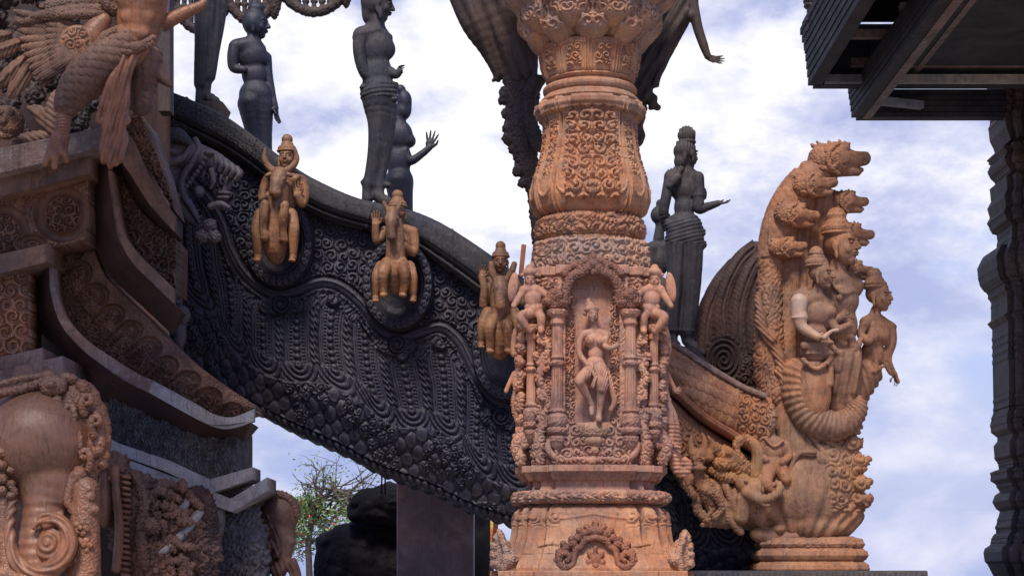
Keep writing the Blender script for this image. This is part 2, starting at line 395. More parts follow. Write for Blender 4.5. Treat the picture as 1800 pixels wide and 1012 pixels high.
# ------------------------------------------------------------------ materials
def wood(name, c1, c2, c3, stain=None, rough=0.62, grain=1.0, bump=0.5, scale=1.0, spec=0.35, pale=0.0, palec=(0.5, 0.48, 0.47)):
    m = bpy.data.materials.new(name); m.use_nodes = True; t = m.node_tree; t.nodes.clear(); L = t.links.new
    out = N(t, 'ShaderNodeOutputMaterial'); bs = N(t, 'ShaderNodeBsdfPrincipled'); L(bs.outputs[0], out.inputs[0])
    tc = N(t, 'ShaderNodeTexCoord')
    n1 = N(t, 'ShaderNodeTexNoise', ins={'Scale': 4.2 * scale, 'Detail': 7.0, 'Roughness': 0.66, 'Distortion': 0.5}); L(tc.outputs['Object'], n1.inputs['Vector'])
    r1 = ramp(t, [(0.38, c1), (0.50, c2), (0.62, c3)]); L(n1.outputs[0], r1.inputs[0])
    mp = N(t, 'ShaderNodeMapping'); mp.inputs['Scale'].default_value = (1, 1, 0.12); L(tc.outputs['Object'], mp.inputs[0])
    n2 = N(t, 'ShaderNodeTexNoise', ins={'Scale': 60.0 * scale, 'Detail': 6.0, 'Roughness': 0.7}); L(mp.outputs[0], n2.inputs['Vector'])
    g = ramp(t, [(0.25, (0.62, 0.60, 0.58)), (0.5, (1, 1, 1)), (0.75, (1.22, 1.20, 1.16))]); L(n2.outputs[0], g.inputs[0])
    mx = N(t, 'ShaderNodeMix', data_type='RGBA', blend_type='MULTIPLY'); mx.inputs[0].default_value = 0.7 * grain
    n6 = N(t, 'ShaderNodeTexNoise', ins={'Scale': 1.7 * scale, 'Detail': 4.0, 'Roughness': 0.6}); L(tc.outputs['Object'], n6.inputs['Vector'])
    r6 = ramp(t, [(0.40, (0.74, 0.84, 0.98)), (0.50, (1, 1, 1)), (0.60, (1.12, 1.01, 0.88))]); L(n6.outputs[0], r6.inputs[0])
    m6 = N(t, 'ShaderNodeMix', data_type='RGBA', blend_type='MULTIPLY'); m6.inputs[0].default_value = 1.0; L(r1.outputs[0], m6.inputs[6]); L(r6.outputs[0], m6.inputs[7])
    L(m6.outputs[2], mx.inputs[6]); L(g.outputs[0], mx.inputs[7]); col = mx.outputs[2]
    n3 = N(t, 'ShaderNodeTexNoise', ins={'Scale': 9.0 * scale, 'Detail': 8.0, 'Roughness': 0.7, 'Distortion': 0.6}); L(tc.outputs['Object'], n3.inputs['Vector'])
    if stain:
        r3 = ramp(t, [(0.50, (0, 0, 0)), (0.66, (1, 1, 1))]); L(n3.outputs[0], r3.inputs[0])
        m3 = N(t, 'ShaderNodeMix', data_type='RGBA'); sc_ = N(t, 'ShaderNodeMath', operation='MULTIPLY'); sc_.inputs[1].default_value = 0.75
        L(r3.outputs[0], sc_.inputs[0]); L(sc_.outputs[0], m3.inputs[0]); L(col, m3.inputs[6]); m3.inputs[7].default_value = (*stain, 1); col = m3.outputs[2]
    if pale:
        n5 = N(t, 'ShaderNodeTexNoise', ins={'Scale': 26.0 * scale, 'Detail': 8.0, 'Roughness': 0.75}); L(tc.outputs['Object'], n5.inputs['Vector'])
        r5 = ramp(t, [(0.54, (0, 0, 0)), (0.68, (1, 1, 1))]); L(n5.outputs[0], r5.inputs[0])
        m5 = N(t, 'ShaderNodeMix', data_type='RGBA'); s5 = N(t, 'ShaderNodeMath', operation='MULTIPLY'); s5.inputs[1].default_value = pale
        L(r5.outputs[0], s5.inputs[0]); L(s5.outputs[0], m5.inputs[0]); L(col, m5.inputs[6]); m5.inputs[7].default_value = (*palec, 1); col = m5.outputs[2]
    # fine drying cracks along the grain
    mp2 = N(t, 'ShaderNodeMapping'); mp2.inputs['Scale'].default_value = (1, 1, 0.10); L(tc.outputs['Object'], mp2.inputs[0])
    n4 = N(t, 'ShaderNodeTexNoise', ins={'Scale': 24.0 * scale, 'Detail': 3.0, 'Roughness': 0.5, 'Distortion': 0.5}); L(mp2.outputs[0], n4.inputs['Vector'])
    r4 = ramp(t, [(0.488, (1, 1, 1)), (0.5, (0.10, 0.08, 0.07)), (0.512, (1, 1, 1))]); L(n4.outputs[0], r4.inputs[0])
    m4 = N(t, 'ShaderNodeMix', data_type='RGBA', blend_type='MULTIPLY'); m4.inputs[0].default_value = 0.55 * grain; L(col, m4.inputs[6]); L(r4.outputs[0], m4.inputs[7])
    L(m4.outputs[2], bs.inputs['Base Color'])
    rr = N(t, 'ShaderNodeMapRange'); rr.inputs['To Min'].default_value = rough - .12; rr.inputs['To Max'].default_value = rough + .15; L(n3.outputs[0], rr.inputs[0]); L(rr.outputs[0], bs.inputs['Roughness'])
    bs.inputs['Specular IOR Level'].default_value = spec
    add = N(t, 'ShaderNodeMath', operation='MULTIPLY_ADD'); L(n3.outputs[0], add.inputs[0]); add.inputs[1].default_value = 0.8; L(n2.outputs[0], add.inputs[2])
    bp = N(t, 'ShaderNodeBump'); bp.inputs['Strength'].default_value = bump; bp.inputs['Distance'].default_value = 0.011; L(add.outputs[0], bp.inputs['Height']); L(bp.outputs[0], bs.inputs['Normal'])
    return m
M = {}
M['pillar'] = wood('weathered_teak_pink', (0.35, 0.16, 0.11), (0.48, 0.245, 0.165), (0.55, 0.29, 0.18), stain=(0.22, 0.135, 0.11), pale=0.3, palec=(0.62, 0.46, 0.38))
M['pillar_orange'] = wood('weathered_teak_orange', (0.50, 0.275, 0.165), (0.46, 0.22, 0.12), (0.35, 0.155, 0.09), stain=(0.22, 0.14, 0.11), pale=0.35, palec=(0.60, 0.42, 0.32))
M['pillar_dark'] = wood('oiled_teak_dark_red', (0.20, 0.085, 0.055), (0.26, 0.11, 0.07), (0.33, 0.14, 0.08), rough=.5)
M['capital'] = wood('weathered_teak_grey_tan', (0.36, 0.22, 0.16), (0.44, 0.25, 0.17), (0.50, 0.28, 0.18), stain=(0.30, 0.22, 0.20), pale=.35)
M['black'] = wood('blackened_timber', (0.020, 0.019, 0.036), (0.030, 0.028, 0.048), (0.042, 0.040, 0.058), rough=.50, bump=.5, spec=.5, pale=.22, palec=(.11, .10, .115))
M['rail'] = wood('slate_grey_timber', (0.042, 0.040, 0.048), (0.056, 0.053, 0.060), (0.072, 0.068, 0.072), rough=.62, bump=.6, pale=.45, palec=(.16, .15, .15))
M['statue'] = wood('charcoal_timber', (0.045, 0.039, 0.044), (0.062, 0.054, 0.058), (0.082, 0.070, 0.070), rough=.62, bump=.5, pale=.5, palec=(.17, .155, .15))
M['honey'] = wood('honey_teak', (0.26, 0.12, 0.062), (0.36, 0.18, 0.092), (0.17, 0.075, 0.042), rough=.5, stain=(0.12, 0.06, 0.045), bump=.3, pale=.25, palec=(.62, .40, .25))
M['naga'] = wood('tan_teak', (0.29, 0.13, 0.075), (0.40, 0.20, 0.115), (0.33, 0.15, 0.08), stain=(0.15, 0.08, 0.055), pale=.35, palec=(.58, .38, .25))
M['naga_low'] = wood('tan_teak_streaked', (0.28, 0.125, 0.072), (0.38, 0.19, 0.105), (0.40, 0.20, 0.09), stain=(0.16, 0.085, 0.055), pale=.3, palec=(.60, .42, .24))
M['brown'] = wood('brown_teak', (0.13, 0.066, 0.046), (0.18, 0.096, 0.068), (0.23, 0.125, 0.09), stain=(0.075, 0.045, 0.036), rough=.55, pale=.15, palec=(.36, .27, .22))
M['brownlt'] = wood('warm_brown_teak', (0.22, 0.092, 0.05), (0.29, 0.132, 0.075), (0.25, 0.108, 0.058), stain=(0.13, 0.065, 0.042), rough=.42, spec=.5, bump=.3)
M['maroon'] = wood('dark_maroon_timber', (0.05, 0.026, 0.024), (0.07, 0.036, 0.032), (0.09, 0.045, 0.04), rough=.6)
M['deep'] = wood('dark_brown_timber', (0.05, 0.036, 0.034), (0.07, 0.05, 0.046), (0.095, 0.066, 0.06), rough=.6, pale=.2, palec=(.16, .13, .12))
M['roofdark'] = wood('dark_roof_timber', (0.022, 0.020, 0.026), (0.034, 0.030, 0.036), (0.05, 0.044, 0.05), rough=.7, pale=.2, palec=(.12, .11, .12))
M['beam'] = wood('silvered_beam', (0.24, 0.23, 0.24), (0.33, 0.31, 0.31), (0.40, 0.38, 0.38), stain=(0.15, 0.13, 0.13), rough=.8, bump=.35)
M['beambrown'] = wood('brown_beam', (0.16, 0.10, 0.082), (0.22, 0.14, 0.118), (0.28, 0.19, 0.165), stain=(0.11, 0.06, 0.05), rough=.6, pale=.55, palec=(.42, .38, .38))
M['greywood'] = wood('grey_carved_timber', (0.09, 0.085, 0.09), (0.13, 0.12, 0.125), (0.18, 0.165, 0.165), stain=(0.05, 0.045, 0.05), rough=.6, pale=.3, palec=(.3, .29, .29))
M['post'] = wood('worn_painted_post', (0.30, 0.20, 0.20), (0.38, 0.25, 0.245), (0.46, 0.33, 0.33), stain=(0.22, 0.17, 0.20), rough=.55, grain=.5, bump=.2, pale=.2)
M['skinlight'] = wood('new_pale_teak', (0.62, 0.36, 0.24), (0.68, 0.42, 0.29), (0.60, 0.33, 0.20), rough=.5, grain=.4, bump=.2)
M['greypurple'] = wood('purple_grey_timber', (0.085, 0.072, 0.085), (0.12, 0.10, 0.115), (0.155, 0.125, 0.135), stain=(0.06, 0.05, 0.06), rough=.55, spec=.5, pale=.3, palec=(.27, .23, .23))
M['fan'] = wood('umber_timber', (0.060, 0.032, 0.027), (0.085, 0.045, 0.036), (0.11, 0.058, 0.045), stain=(0.035, 0.022, 0.02), rough=.6, pale=.15, palec=(.2, .14, .12))
# ================================================================== the carved pillar in front
PD = 10.0; PS = PD / F; PX = 1037.0
def pz(y): return ZC + (HZ - y) * PS
pillar = thing('carved_pillar', PX, 1016, PD, 'tall pinkish carved wooden pillar with vase shaped shaft, standing in front of the dark stair flank', 'pillar')
PLAN = [(.57, 1), (.57, .84), (.80, .84), (.80, .68), (.92, .68), (.92, .45), (1, .45)]
def full_plan(P):
    q = P + [(1, 0)]; q = P; a = list(q)
    q4 = a + [(x, -y) for x, y in a[::-1]] + [(-x, -y) for x, y in a] + [(-x, y) for x, y in a[::-1]]
    return np.array(q4)
def sample_closed(poly, step):
    out = []
    n = len(poly)
    for i in range(n):
        a, b = poly[i], poly[(i + 1) % n]; L = np.linalg.norm(b - a)
        if L < 1e-6: continue
        m = max(3, int(L / step)); t = np.concatenate([[0, .02 * min(1, step * 10)], np.linspace(0, 1, m)[1:-1], [1 - .02 * min(1, step * 10)]])
        for k in t: out.append(a + (b - a) * k)
    return np.array(out)
def loft(name, prof, plan, mat, hf=None, dv=1.3, step=.014, parent=None):
    """prof: [(row, half width px)], plan: closed unit outline; hf(u, y, ux, uo, r) -> px of relief"""
    prof = np.array(prof, float); s = np.concatenate([[0], np.cumsum(np.hypot(np.diff(prof[:, 0]), np.diff(prof[:, 1])))])
    t = np.unique(np.concatenate([np.arange(0, s[-1], dv), s])); ys = np.interp(t, s, prof[:, 0]); rs = np.interp(t, s, prof[:, 1])
    pl = sample_closed(plan, step); u = np.concatenate([[0], np.cumsum(np.linalg.norm(np.diff(pl, axis=0), axis=1))])
    X = PX + rs[:, None] * pl[None, :, 0]; O = rs[:, None] * pl[None, :, 1]; Y = ys[:, None] + 0 * X
    P = np.stack([(X - 900) * PS, PD - O * PS, ZC + (HZ - Y) * PS], -1)
    H = np.zeros(X.shape) if hf is None else hf(u[None, :] * rs[:, None], Y, pl[None, :, 0] + 0 * X, pl[None, :, 1] + 0 * X, rs[:, None] + 0 * X)
    return relief(name, P, H * PS * 1.35, mat, parent or pillar, closed=True, flip=True if prof[0, 0] > prof[-1, 0] else False, caps=True)
RED = full_plan(PLAN)
th_ = np.linspace(0, 2 * pi, 361)[:-1]
CIRC = np.stack([np.sin(th_), np.cos(th_)], 1)
def circ(n): a = np.linspace(0, 2 * pi, n + 1)[:-1]; return np.stack([np.sin(a), np.cos(a)], 1)
def oct_plan(c=.5):
    p = []
    for k in range(4):
        a = k * pi / 2
        for (x, y) in ((-c, 1), (c, 1), (c + .06, .93), (.93, c + .06)): p.append((x * cos(a) + y * sin(a), -x * sin(a) + y * cos(a)))
    return np.array(p)
front = lambda uo: sst(.80, .86, uo)
# base bell
def h_bell(u, y, ux, uo, r):
    X = ux * r; w = vnoise(X + uo * 90, y, 14, 3, 4) * 1.2
    # flowing incised line under the top edge and curls in its corners
    line = 897 + 10 + 9 * np.abs(np.sin(X / 75 * pi * .5)) * (np.abs(X) < 84)
    h = w + 1.6 * np.exp(-((y - line) / 2.0) ** 2) * (np.abs(ux) < .56)
    h += 3.4 * scrolls(np.abs(X) + uo * 60, y, 22, 4) * sst(0, 1, 1 - np.abs(y - 915) / 22) * sst(.36, .46, np.abs(ux))
    crack = np.exp(-((y - (962 + 2 * np.sin(X / 9))) / 1.1) ** 2) * ((X < -58) & (X > -92) | (X > 66) & (X < 98))
    return h - 3.5 * crack
loft('base', [(1030, 174), (1004, 174), (1003, 162), (998, 162), (990, 158), (975, 148), (950, 140), (920, 134), (905, 131), (897, 126), (891, 116), (889, 112)], RED, M['pillar_orange'], h_bell)
# moulded neck with flower torus and leaf band
def h_neck(u, y, ux, uo, r):
    h = 4.5 * flames(u * 1.0, y, 13, 2) * np.exp(-((y - 877) / 9.0) ** 4) + 3.2 * petals(u, 842 - y, 11, 6) * (np.abs(y - 842) < 6)
    return h
loft('neck_moulding', [(890, 112), (888, 126), (883, 132), (877, 134), (871, 132), (866, 126), (865, 112), (858, 109), (850, 110), (849, 114), (836, 126), (835, 131), (824, 131), (823, 116)], RED, M['pillar'], h_neck)
# niche block
def h_niche(u, y, ux, uo, r):
    X = ux * r; f = (uo > .97) & (np.abs(ux) < .57)
    # deep round-headed niche in the front
    inn = np.where(y > 545, np.abs(X) < 46, np.hypot(X, (y - 545) * .9) < 46) & (y < 752)
    frame = 5.5 * scrolls(X, y, 13, 8, turn=1.3) * sst(28, 34, np.abs(X))
    h = np.where(f, np.where(inn, -13 + frame * .9 + 1.5 * vnoise(X, y, 9, 2), 1.0 * flames(X, y, 16, 3)), 0)
    band = (y > 752) & f
    h = np.where(band, 5 * scrolls(np.abs(X), y, 18, 21, turn=1.2), h)
    side = ~f
    h = np.where(side, 4 * scrolls(u, y, 15, 12, turn=1.3) + 4 * np.sin(y / 23.) * (np.abs(ux) > .9), h)
    return h * sst(826, 818, y) * sst(498, 506, y)
loft('niche_block', [(826, 112), (700, 113), (600, 111), (520, 106), (498, 102)], RED, M['pillar'], h_niche, dv=1.1, step=.009)
loft('ledge', [(499, 96), (497, 108), (484, 108), (482, 98), (478, 96)], RED, M['pillar'], lambda u, y, ux, uo, r: 1.2 * vnoise(u, y, 12, 2))
# drum with panels
OCT = oct_plan(.52)
def h_drum(u, y, ux, uo, r):
    return 4.5 * scrolls(u, y, 21, 31, turn=1.4) * sst(0, 3, 24 - np.abs(y - 458)) + 2 * vnoise(u, y, 8, 3)
loft('drum', [(482, 92), (480, 97), (470, 98), (450, 95), (436, 92), (434, 86)], OCT, M['capital'], h_drum)
def h_torus(u, y, ux, uo, r):
    return 5 * flames(u, y, 15, 9) * np.exp(-((y - 405) / 19.) ** 4) + 1.5 * vnoise(u, y, 10, 8)
loft('torus', [(435, 80), (433, 88), (428, 88), (427, 82), (424, 86), (416, 91), (405, 92), (396, 90), (390, 84), (387, 78)], CIRC, M['pillar_orange'], h_torus)
# vase shaft: eight lobes, the front one with a carved panel
def h_vase(u, y, ux, uo, r):
    th = np.arctan2(ux, uo); k = 14.0; ph = fr(th / (2 * pi) * k + .5) - .5
    lob = sst(.5, .40, np.abs(ph)) * 4
    h = lob * sst(388, 372, y) * sst(190, 205, y) + 2.2 * np.exp(-((np.abs(ph) - .40) / .035) ** 2)
    loc = ph * r * 2 * pi / k
    X = th * r
    panel = np.abs(X) < 36 + 8 * sst(300, 340, y)
    aX = np.abs(X); pn = 5.5 * scrolls(aX + 2, y, 21, 44, turn=1.25) + 1.6 * flames(aX, y, 11, 6) + 4 * beads(y, X, 26, 7) + 3.5 * np.clip(1 - np.abs(X - 9 * np.sin(y / 9.) * 0) / 3., 0, 1)
    edge = 3.0 * np.exp(-((np.abs(X) - (34 + 8 * sst(300, 340, y))) / 2.0) ** 2) * (y < 362) * (y > 205)
    h = np.where(panel, 2 + pn * sst(372, 360, y) * sst(203, 210, y), h) + edge
    other = (~panel) & (np.abs(loc) < 9)
    h = h + np.where(other, 3.2 * scrolls(loc, y, 13, 50, turn=1.2) * (sst(330, 320, y) * sst(212, 222, y)), 0)
    # hanging u-shapes at the belly of each lobe
    uy = 338 + 18 * np.sqrt(np.clip(1 - (ph / .36) ** 2, 0, 1)); h = h + np.where(~panel, 2.6 * np.exp(-((y - uy) / 2.2) ** 2) * (np.abs(ph) < .38), 0)
    h = h + 3.5 * petals(th / (2 * pi) * 28, (y - 210) / 9., 1.0, 1.0, tip=1) * (y > 201) * (y < 219)
    return h + .9 * vnoise(X, y, 7, 9)
loft('vase_shaft', [(388, 72), (386, 78), (380, 86), (370, 93), (355, 98), (342, 98), (328, 95), (312, 90), (295, 84), (275, 79), (250, 75), (225, 74), (206, 77), (202, 88), (198, 93), (191, 94), (188, 86), (187, 76)], circ(420), M['pillar_orange'], h_vase, step=.02)
loft('neck_ring', [(188, 82), (183, 88), (178, 84), (172, 78), (171, 76), (168, 80), (164, 82), (160, 82), (156, 78), (154, 72), (150, 70), (149, 74), (146, 77), (143, 74), (142, 66)], circ(240), M['pillar_orange'], lambda u, y, ux, uo, r: 1.0 * vnoise(u, y, 10, 2))
def h_cup(u, y, ux, uo, r):
    th = np.arctan2(ux, uo); k = 10.0; ph = fr(th / (2 * pi) * k + .12) - .5; loc = ph * 2 * pi * r / k
    top = 95 + 6 * np.abs(ph / .5) ** 3; d = np.abs(np.abs(ph) - .40); h = 3 * np.exp(-(d / .035) ** 2) + 3 * np.exp(-((y - top) / 2.2) ** 2) * (np.abs(ph) < .42)
    h = h + 4 * sst(.46, .5, np.abs(ph)) + 4.5 * scrolls(loc, y, 14, 61, turn=1.3) * (np.abs(loc) < 13) * (np.abs(y - 116) < 17)
    return h
loft('cup', [(144, 68), (142, 76), (138, 78), (120, 82), (100, 85), (90, 86), (86, 82), (84, 70)], circ(300), M['pillar_orange'], h_cup)
# capital of two tiers of curling petals
def capital_tier(name, y0, y1, r0, rm, r1, k, rot, tipl, seed):
    nu, nv = 700, 190; th = np.linspace(0, 2 * pi, nu, endpoint=False)[None, :]; v = np.linspace(0, 1, nv)[:, None]
    ph = fr(th / (2 * pi) * k + rot) - .5; a = np.abs(ph) * 2
    tip = np.clip(1 - a ** 1.6, 0, 1)
    y = lerp(y0, y1, v) + tipl * (tip - .5) * (1 - v) ** 2.5
    r = np.where(v < .22, lerp(r0, rm, np.sin(np.clip(v / .22, 0, 1) * pi / 2)), lerp(rm, r1, ((v - .22) / .78) ** 1.5)) + 0 * th
    r = r + 7 * tip * np.exp(-((v - .12) / .10) ** 2) - 9 * sst(.80, 1, a)
    X = PX + r * np.sin(th); O = r * np.cos(th)
    P = np.stack([(X - 900) * PS, PD - O * PS, ZC + (HZ - y) * PS], -1)
    loc = ph * 2 * pi * r / k; yy = y + 0 * th
    H = 3.5 * np.exp(-((a - .78) / .07) ** 2) + (a < .70) * (6.5 * scrolls(np.abs(loc) + 2, yy, 19, seed, turn=1.25) * sst(.08, .14, v)) + 6 * scrolls(th * r, yy, 12, seed + 3) * (a > .84) * sst(.0, .2, v)
    return relief(name, P, H * PS, M['capital'], pillar, closed=True, flip=False, caps=True)
capital_tier('capital', 88, -70, 86, 116, 172, 9, .5, 15, 5)
capital_tier('capital_petals', 66, -70, 100, 126, 178, 9, .0, 17, 15)
capital_tier('capital_crown', 20, -110, 120, 145, 215, 12, .5, 20, 25)
# little colonnettes framing the niche
def colonnette(x, o, y0, y1, s, sub):
    pr = [(y1 + 26 * s, .2), (y1 + 18 * s, .9), (y1 + 10 * s, 1.25), (y1 + 4 * s, 1.3), (y1, 1.0), (y1 - 4, 1.6), (y1 - 9, 1.65), (y1 - 12, 1.25), (y1 - 20, 1.55), (y1 - 30, 1.5), (y1 - 36, 1.1), (y1 - 40, 1.3), (y1 - 44, 1.0),
          (lerp(y1, y0, .55), .86), (lerp(y1, y0, .56), 1.2), (lerp(y1, y0, .58), 1.25), (lerp(y1, y0, .60), .9), (lerp(y1, y0, .62), 1.15), (lerp(y1, y0, .64), .85), (y0 + 26, .8), (y0 + 22, 1.15), (y0 + 17, 1.1), (y0 + 12, 1.0), (y0 + 6, 1.5), (y0, 1.6), (y0 - 2, .8)]
    pr = np.array(pr, float); t = np.linspace(0, 1, 240); cs = np.linspace(0, 1, len(pr)); ys = np.interp(t, cs, pr[:, 0]); rs = np.interp(t, cs, pr[:, 1]) * 9.5 * s
    th = np.linspace(0, 2 * pi, 64, endpoint=False)[None, :]; R = rs[:, None] * (1 + .07 * np.cos(th * 14) * (rs[:, None] < 9.2 * s)); 
    X = x + R * np.sin(th); O = o + R * np.cos(th); Y = ys[:, None] + 0 * th
    P = np.stack([(X - 900) * PS, PD - O * PS, ZC + (HZ - Y) * PS], -1)
    relief('colonnette', P, (1.6 * flames(th * 12 * s + Y * 0, Y, 9, 4) * (rs[:, None] > 11.5 * s)) * PS, M['pillar'], pillar, closed=True, flip=True, caps=True)
for sgn in (-1, 1):
    colonnette(PX + 62 * sgn + (2 if sgn > 0 else 2), 112, 562, 772, 1.12, 0)
    colonnette(PX + 104 * sgn + (2 if sgn > 0 else 0), 84, 584, 760, .9, 0)
# niche arch of two makaras and a crest
ar = smoothpath([(972, 552), (988, 540), (994, 520), (1004, 504), (1020, 497), (1028, 490)], 8)
P_ = []
for sg in (1, -1):
    pts = [(PX + (x - PX) * sg, y, 112 + 3 * (i / len(ar)), 8.5 - 1.5 * (i / len(ar))) for i, (x, y) in enumerate(ar)]; P_ += chain(pts)
    X = lambda x: PX + (x - PX) * sg
    P_ += [ell(X(974), 538, 112, 15, 13, 12), ell(X(964), 546, 112, 12, 8, 10), ell(X(986), 548, 113, 10, 8, 9), ell(X(972), 532, 120, 5, 5, 5), ell(X(981), 536, 121, 4.5, 4.5, 4)]
    P_ += chain([(X(978), 556, 112, 4), (X(990), 552, 114, 4), (X(998), 540, 114, 3)]) + chain([(X(990), 498, 108, 6), (X(1003), 486, 108, 5), (X(1020), 480, 110, 5), (PX, 476, 112, 5)])
    P_ += [ell(X(1026), 489, 114, 6, 5, 5), ell(X(1014), 488, 112, 5, 5, 5)]
P_ += [ell(PX, 484, 114, 10, 9, 8), ell(PX, 473, 112, 6, 8, 6), ell(PX + 2, 497, 116, 7, 5, 6), ('c', (PX, 470, 112), 4, (PX + 1, 460, 111), 1, 2)]
sculpture('niche_arch', PD, P_, M['pillar_dark'], pillar, vox=1.0, k=2.0, disp=lambda x, y, o, n: 1.8 * scrolls(x, y, 8, 3, turn=1.2) + 1.2 * beads(x, 0 * x, 5, 1))
# pot under the niche and the scrolled foot
P_ = [ell(PX + 3, 764, 112, 27, 14, 14), ell(PX + 3, 782, 112, 18, 10, 12), ell(PX + 3, 797, 112, 8, 8, 8), ('c', (PX - 24, 756, 113), 4, (PX + 30, 756, 113), 4, 1), ('c', (PX + 3, 800, 112), 5, (PX + 3, 808, 112), 2, 1)]
sculpture('pot', PD, P_, M['pillar_orange'], pillar, vox=1.0, k=2, disp=lambda x, y, o, n: 2.0 * petals(x, (y - 782) / 12., 9, 1, 1) + 1.4 * flames(x, y, 9, 3) * (y < 774))
P_ = []
for sg in (1, -1):
    X = lambda x: PX + (x - PX) * sg
    P_ += chain([(X(1037), 816, 112, 5), (X(1010), 813, 112, 5.5), (X(985), 814, 112, 6), (X(968), 806, 112, 6), (X(961), 792, 112, 5.5), (X(967), 781, 112, 5), (X(978), 783, 112, 4.5), (X(980), 792, 113, 3.5)])
    P_ += chain([(X(1028), 809, 112, 3), (X(1012), 800, 112, 4), (X(1004), 788, 112, 4), (X(1013), 779, 112, 3.5), (X(1017), 788, 112, 3)]) + chain([(X(1000), 806, 112, 3), (X(992), 796, 112, 3.5), (X(997), 770, 112, 3)])
    P_ += [ell(X(1010), 766, 112, 5, 9, 5, 20 * sg), ell(X(1000), 778, 112, 4, 8, 4, -30 * sg)]
P_ += [ell(PX, 815, 113, 9, 7, 6)]
sculpture('foot_scroll', PD, P_, M['pillar'], pillar, vox=1.0, k=2)
# crest on the base
P_ = []
for sg in (1, -1):
    X = lambda x: PX + (x - 1040) * sg + 3
    P_ += chain([(X(1040), 947, 150, 5), (X(1022), 952, 152, 5), (X(1017), 962, 153, 5), (X(1008), 968, 154, 5), (X(1004), 980, 156, 5), (X(1002), 992, 158, 5), (X(990), 998, 160, 5.5), (X(979), 990, 158, 5), (X(981), 977, 157, 5), (X(991), 974, 158, 4.5), (X(996), 982, 159, 4), (X(991), 987, 160, 3.5)])
    for (x, y, r) in ((1030, 936, 7), (1020, 941, 8), (1010, 948, 7), (1002, 958, 8), (990, 965, 7), (981, 974, 8), (976, 985, 6), (1026, 930, 5), (1000, 950, 5), (986, 958, 5), (1013, 936, 5)): P_ += [ell(X(x), y, 146 + (y - 930) * .14, r, r, 7)]
P_ += [ell(1040, 927, 146, 6, 10, 6), ell(1040, 936, 148, 9, 8, 7)]
sculpture('base_crest', PD, P_, M['pillar_dark'], pillar, vox=1.0, k=2.0, disp=lambda x, y, o, n: 1.6 * scrolls(x - 1040, y, 9, 7, turn=1.2) * (np.hypot(x - 1040, y - 1000) > 46) + 0 * x)
P_ = [ell(1040, 985, 156, 9, 11, 7), ell(1040, 995, 158, 7, 6, 6), ell(1028, 990, 156, 6, 7, 5), ell(1052, 990, 156, 6, 7, 5), ell(1030, 976, 155, 4, 7, 4, -30), ell(1050, 976, 155, 4, 7, 4, 30), ell(1040, 968, 153, 4, 8, 4), ell(1020, 998, 158, 4, 4, 4), ell(1060, 998, 158, 4, 4, 4)]
sculpture('crest_flower', PD, P_, M['pillar_dark'], pillar, vox=.9, k=1.5)
# corner akroteria on the base: upright scalloped fins
for sg in (-1, 1):
    X = lambda x: PX + x * sg
    P_ = []
    for (x, y, rx, ry) in ((148, 990, 20, 20), (152, 970, 14, 22), (157, 950, 7, 18), (168, 990, 6, 7), (168, 976, 6, 7), (167, 962, 5, 7), (164, 948, 4, 6)): P_.append(ell(X(x), y, 92, rx, ry, 11, 6 * sg))
    P_ += chain([(X(150), 1000, 112, 5), (X(146), 975, 112, 5), (X(152), 955, 110, 4), (X(158), 938, 106, 3)])
    P_ += [ell(X(140), 985, 60, 20, 22, 60)]
    sculpture('corner_leaf', PD, P_, M['capital'], pillar, vox=1.2, k=5, disp=lambda x, y, o, n: 2.2 * scrolls(x + o, y, 13, 2))
# goddess seated in the niche
def goddess():
    B = 112
    p = head(1037, 571, B + 6, 27, yaw=12, tilt=8, nod=-8)
    p += [ell(1035, 560, B + 2, 13, 7, 11), ell(1032, 553, B, 8, 7, 8), ell(1030, 546, B - 1, 4, 6, 4), ell(1025, 566, B, 5, 5, 5)]
    p += chain([(1039, 582, B + 3, 5.5), (1040, 594, B + 2, 6)]) + chain([(1022, 602, B + 1, 7), (1042, 599, B, 8), (1060, 603, B + 1, 7)])
    p += [ell(1041, 612, B + 1, 18, 15, 10), ell(1032, 613, B + 10, 8, 7.5, 6, 0, 1.5), ell(1050, 614, B + 10, 8, 7.5, 6, 0, 1.5), ell(1042, 634, B, 13, 16, 9), ell(1041, 652, B + 2, 17, 12, 11)]
    p += chain([(1019, 603, B + 2, 6.2), (1014, 620, B + 4, 5.5), (1015, 637, B + 6, 5), (1028, 655, B + 14, 4)]) + hand((1029, 655, B + 14), (1, .5, .3), (0, 0, 1), 12, .4)
    p += chain([(1062, 604, B + 2, 6), (1056, 620, B + 8, 5.2), (1066, 627, B + 14, 4.6), (1079, 622, B + 15, 4)]) + hand((1079, 622, B + 15), (1, .4, .2), (0, 0, 1), 11, .8)
    p += chain([(1034, 662, B + 6, 11), (1017, 678, B + 20, 9.5), (1014, 685, B + 22, 8.5)]) + chain([(1014, 685, B + 22, 8), (1024, 702, B + 12, 7), (1035, 722, B + 6, 4.5), (1035, 730, B + 8, 4.5), (1035, 738, B + 12, 3.5)])
    p += chain([(1050, 662, B + 6, 12), (1052, 684, B + 14, 11), (1052, 696, B + 16, 9)]) + chain([(1051, 696, B + 14, 8), (1050, 715, B + 10, 6.5), (1048, 734, B + 8, 4.5), (1047, 743, B + 12, 5), (1047, 749, B + 18, 5)])
    p += chain([(1061, 662, B, 4), (1068, 690, B, 5), (1074, 715, B - 2, 5), (1068, 730, B - 2, 4)])
    p += chain([(1032, 663, B + 18, 3), (1040, 675, B + 22, 3), (1036, 692, B + 22, 4)])
    return p
sculpture('niche_figure', PD, goddess(), M['pillar'], pillar, vox=.8, k=2.0, noise=.3,
          disp=lambda x, y, o, n: .9 * np.sin((x + y * .3) * 1.6) * ((y > 664) & (y < 696) & (x > 1030)))
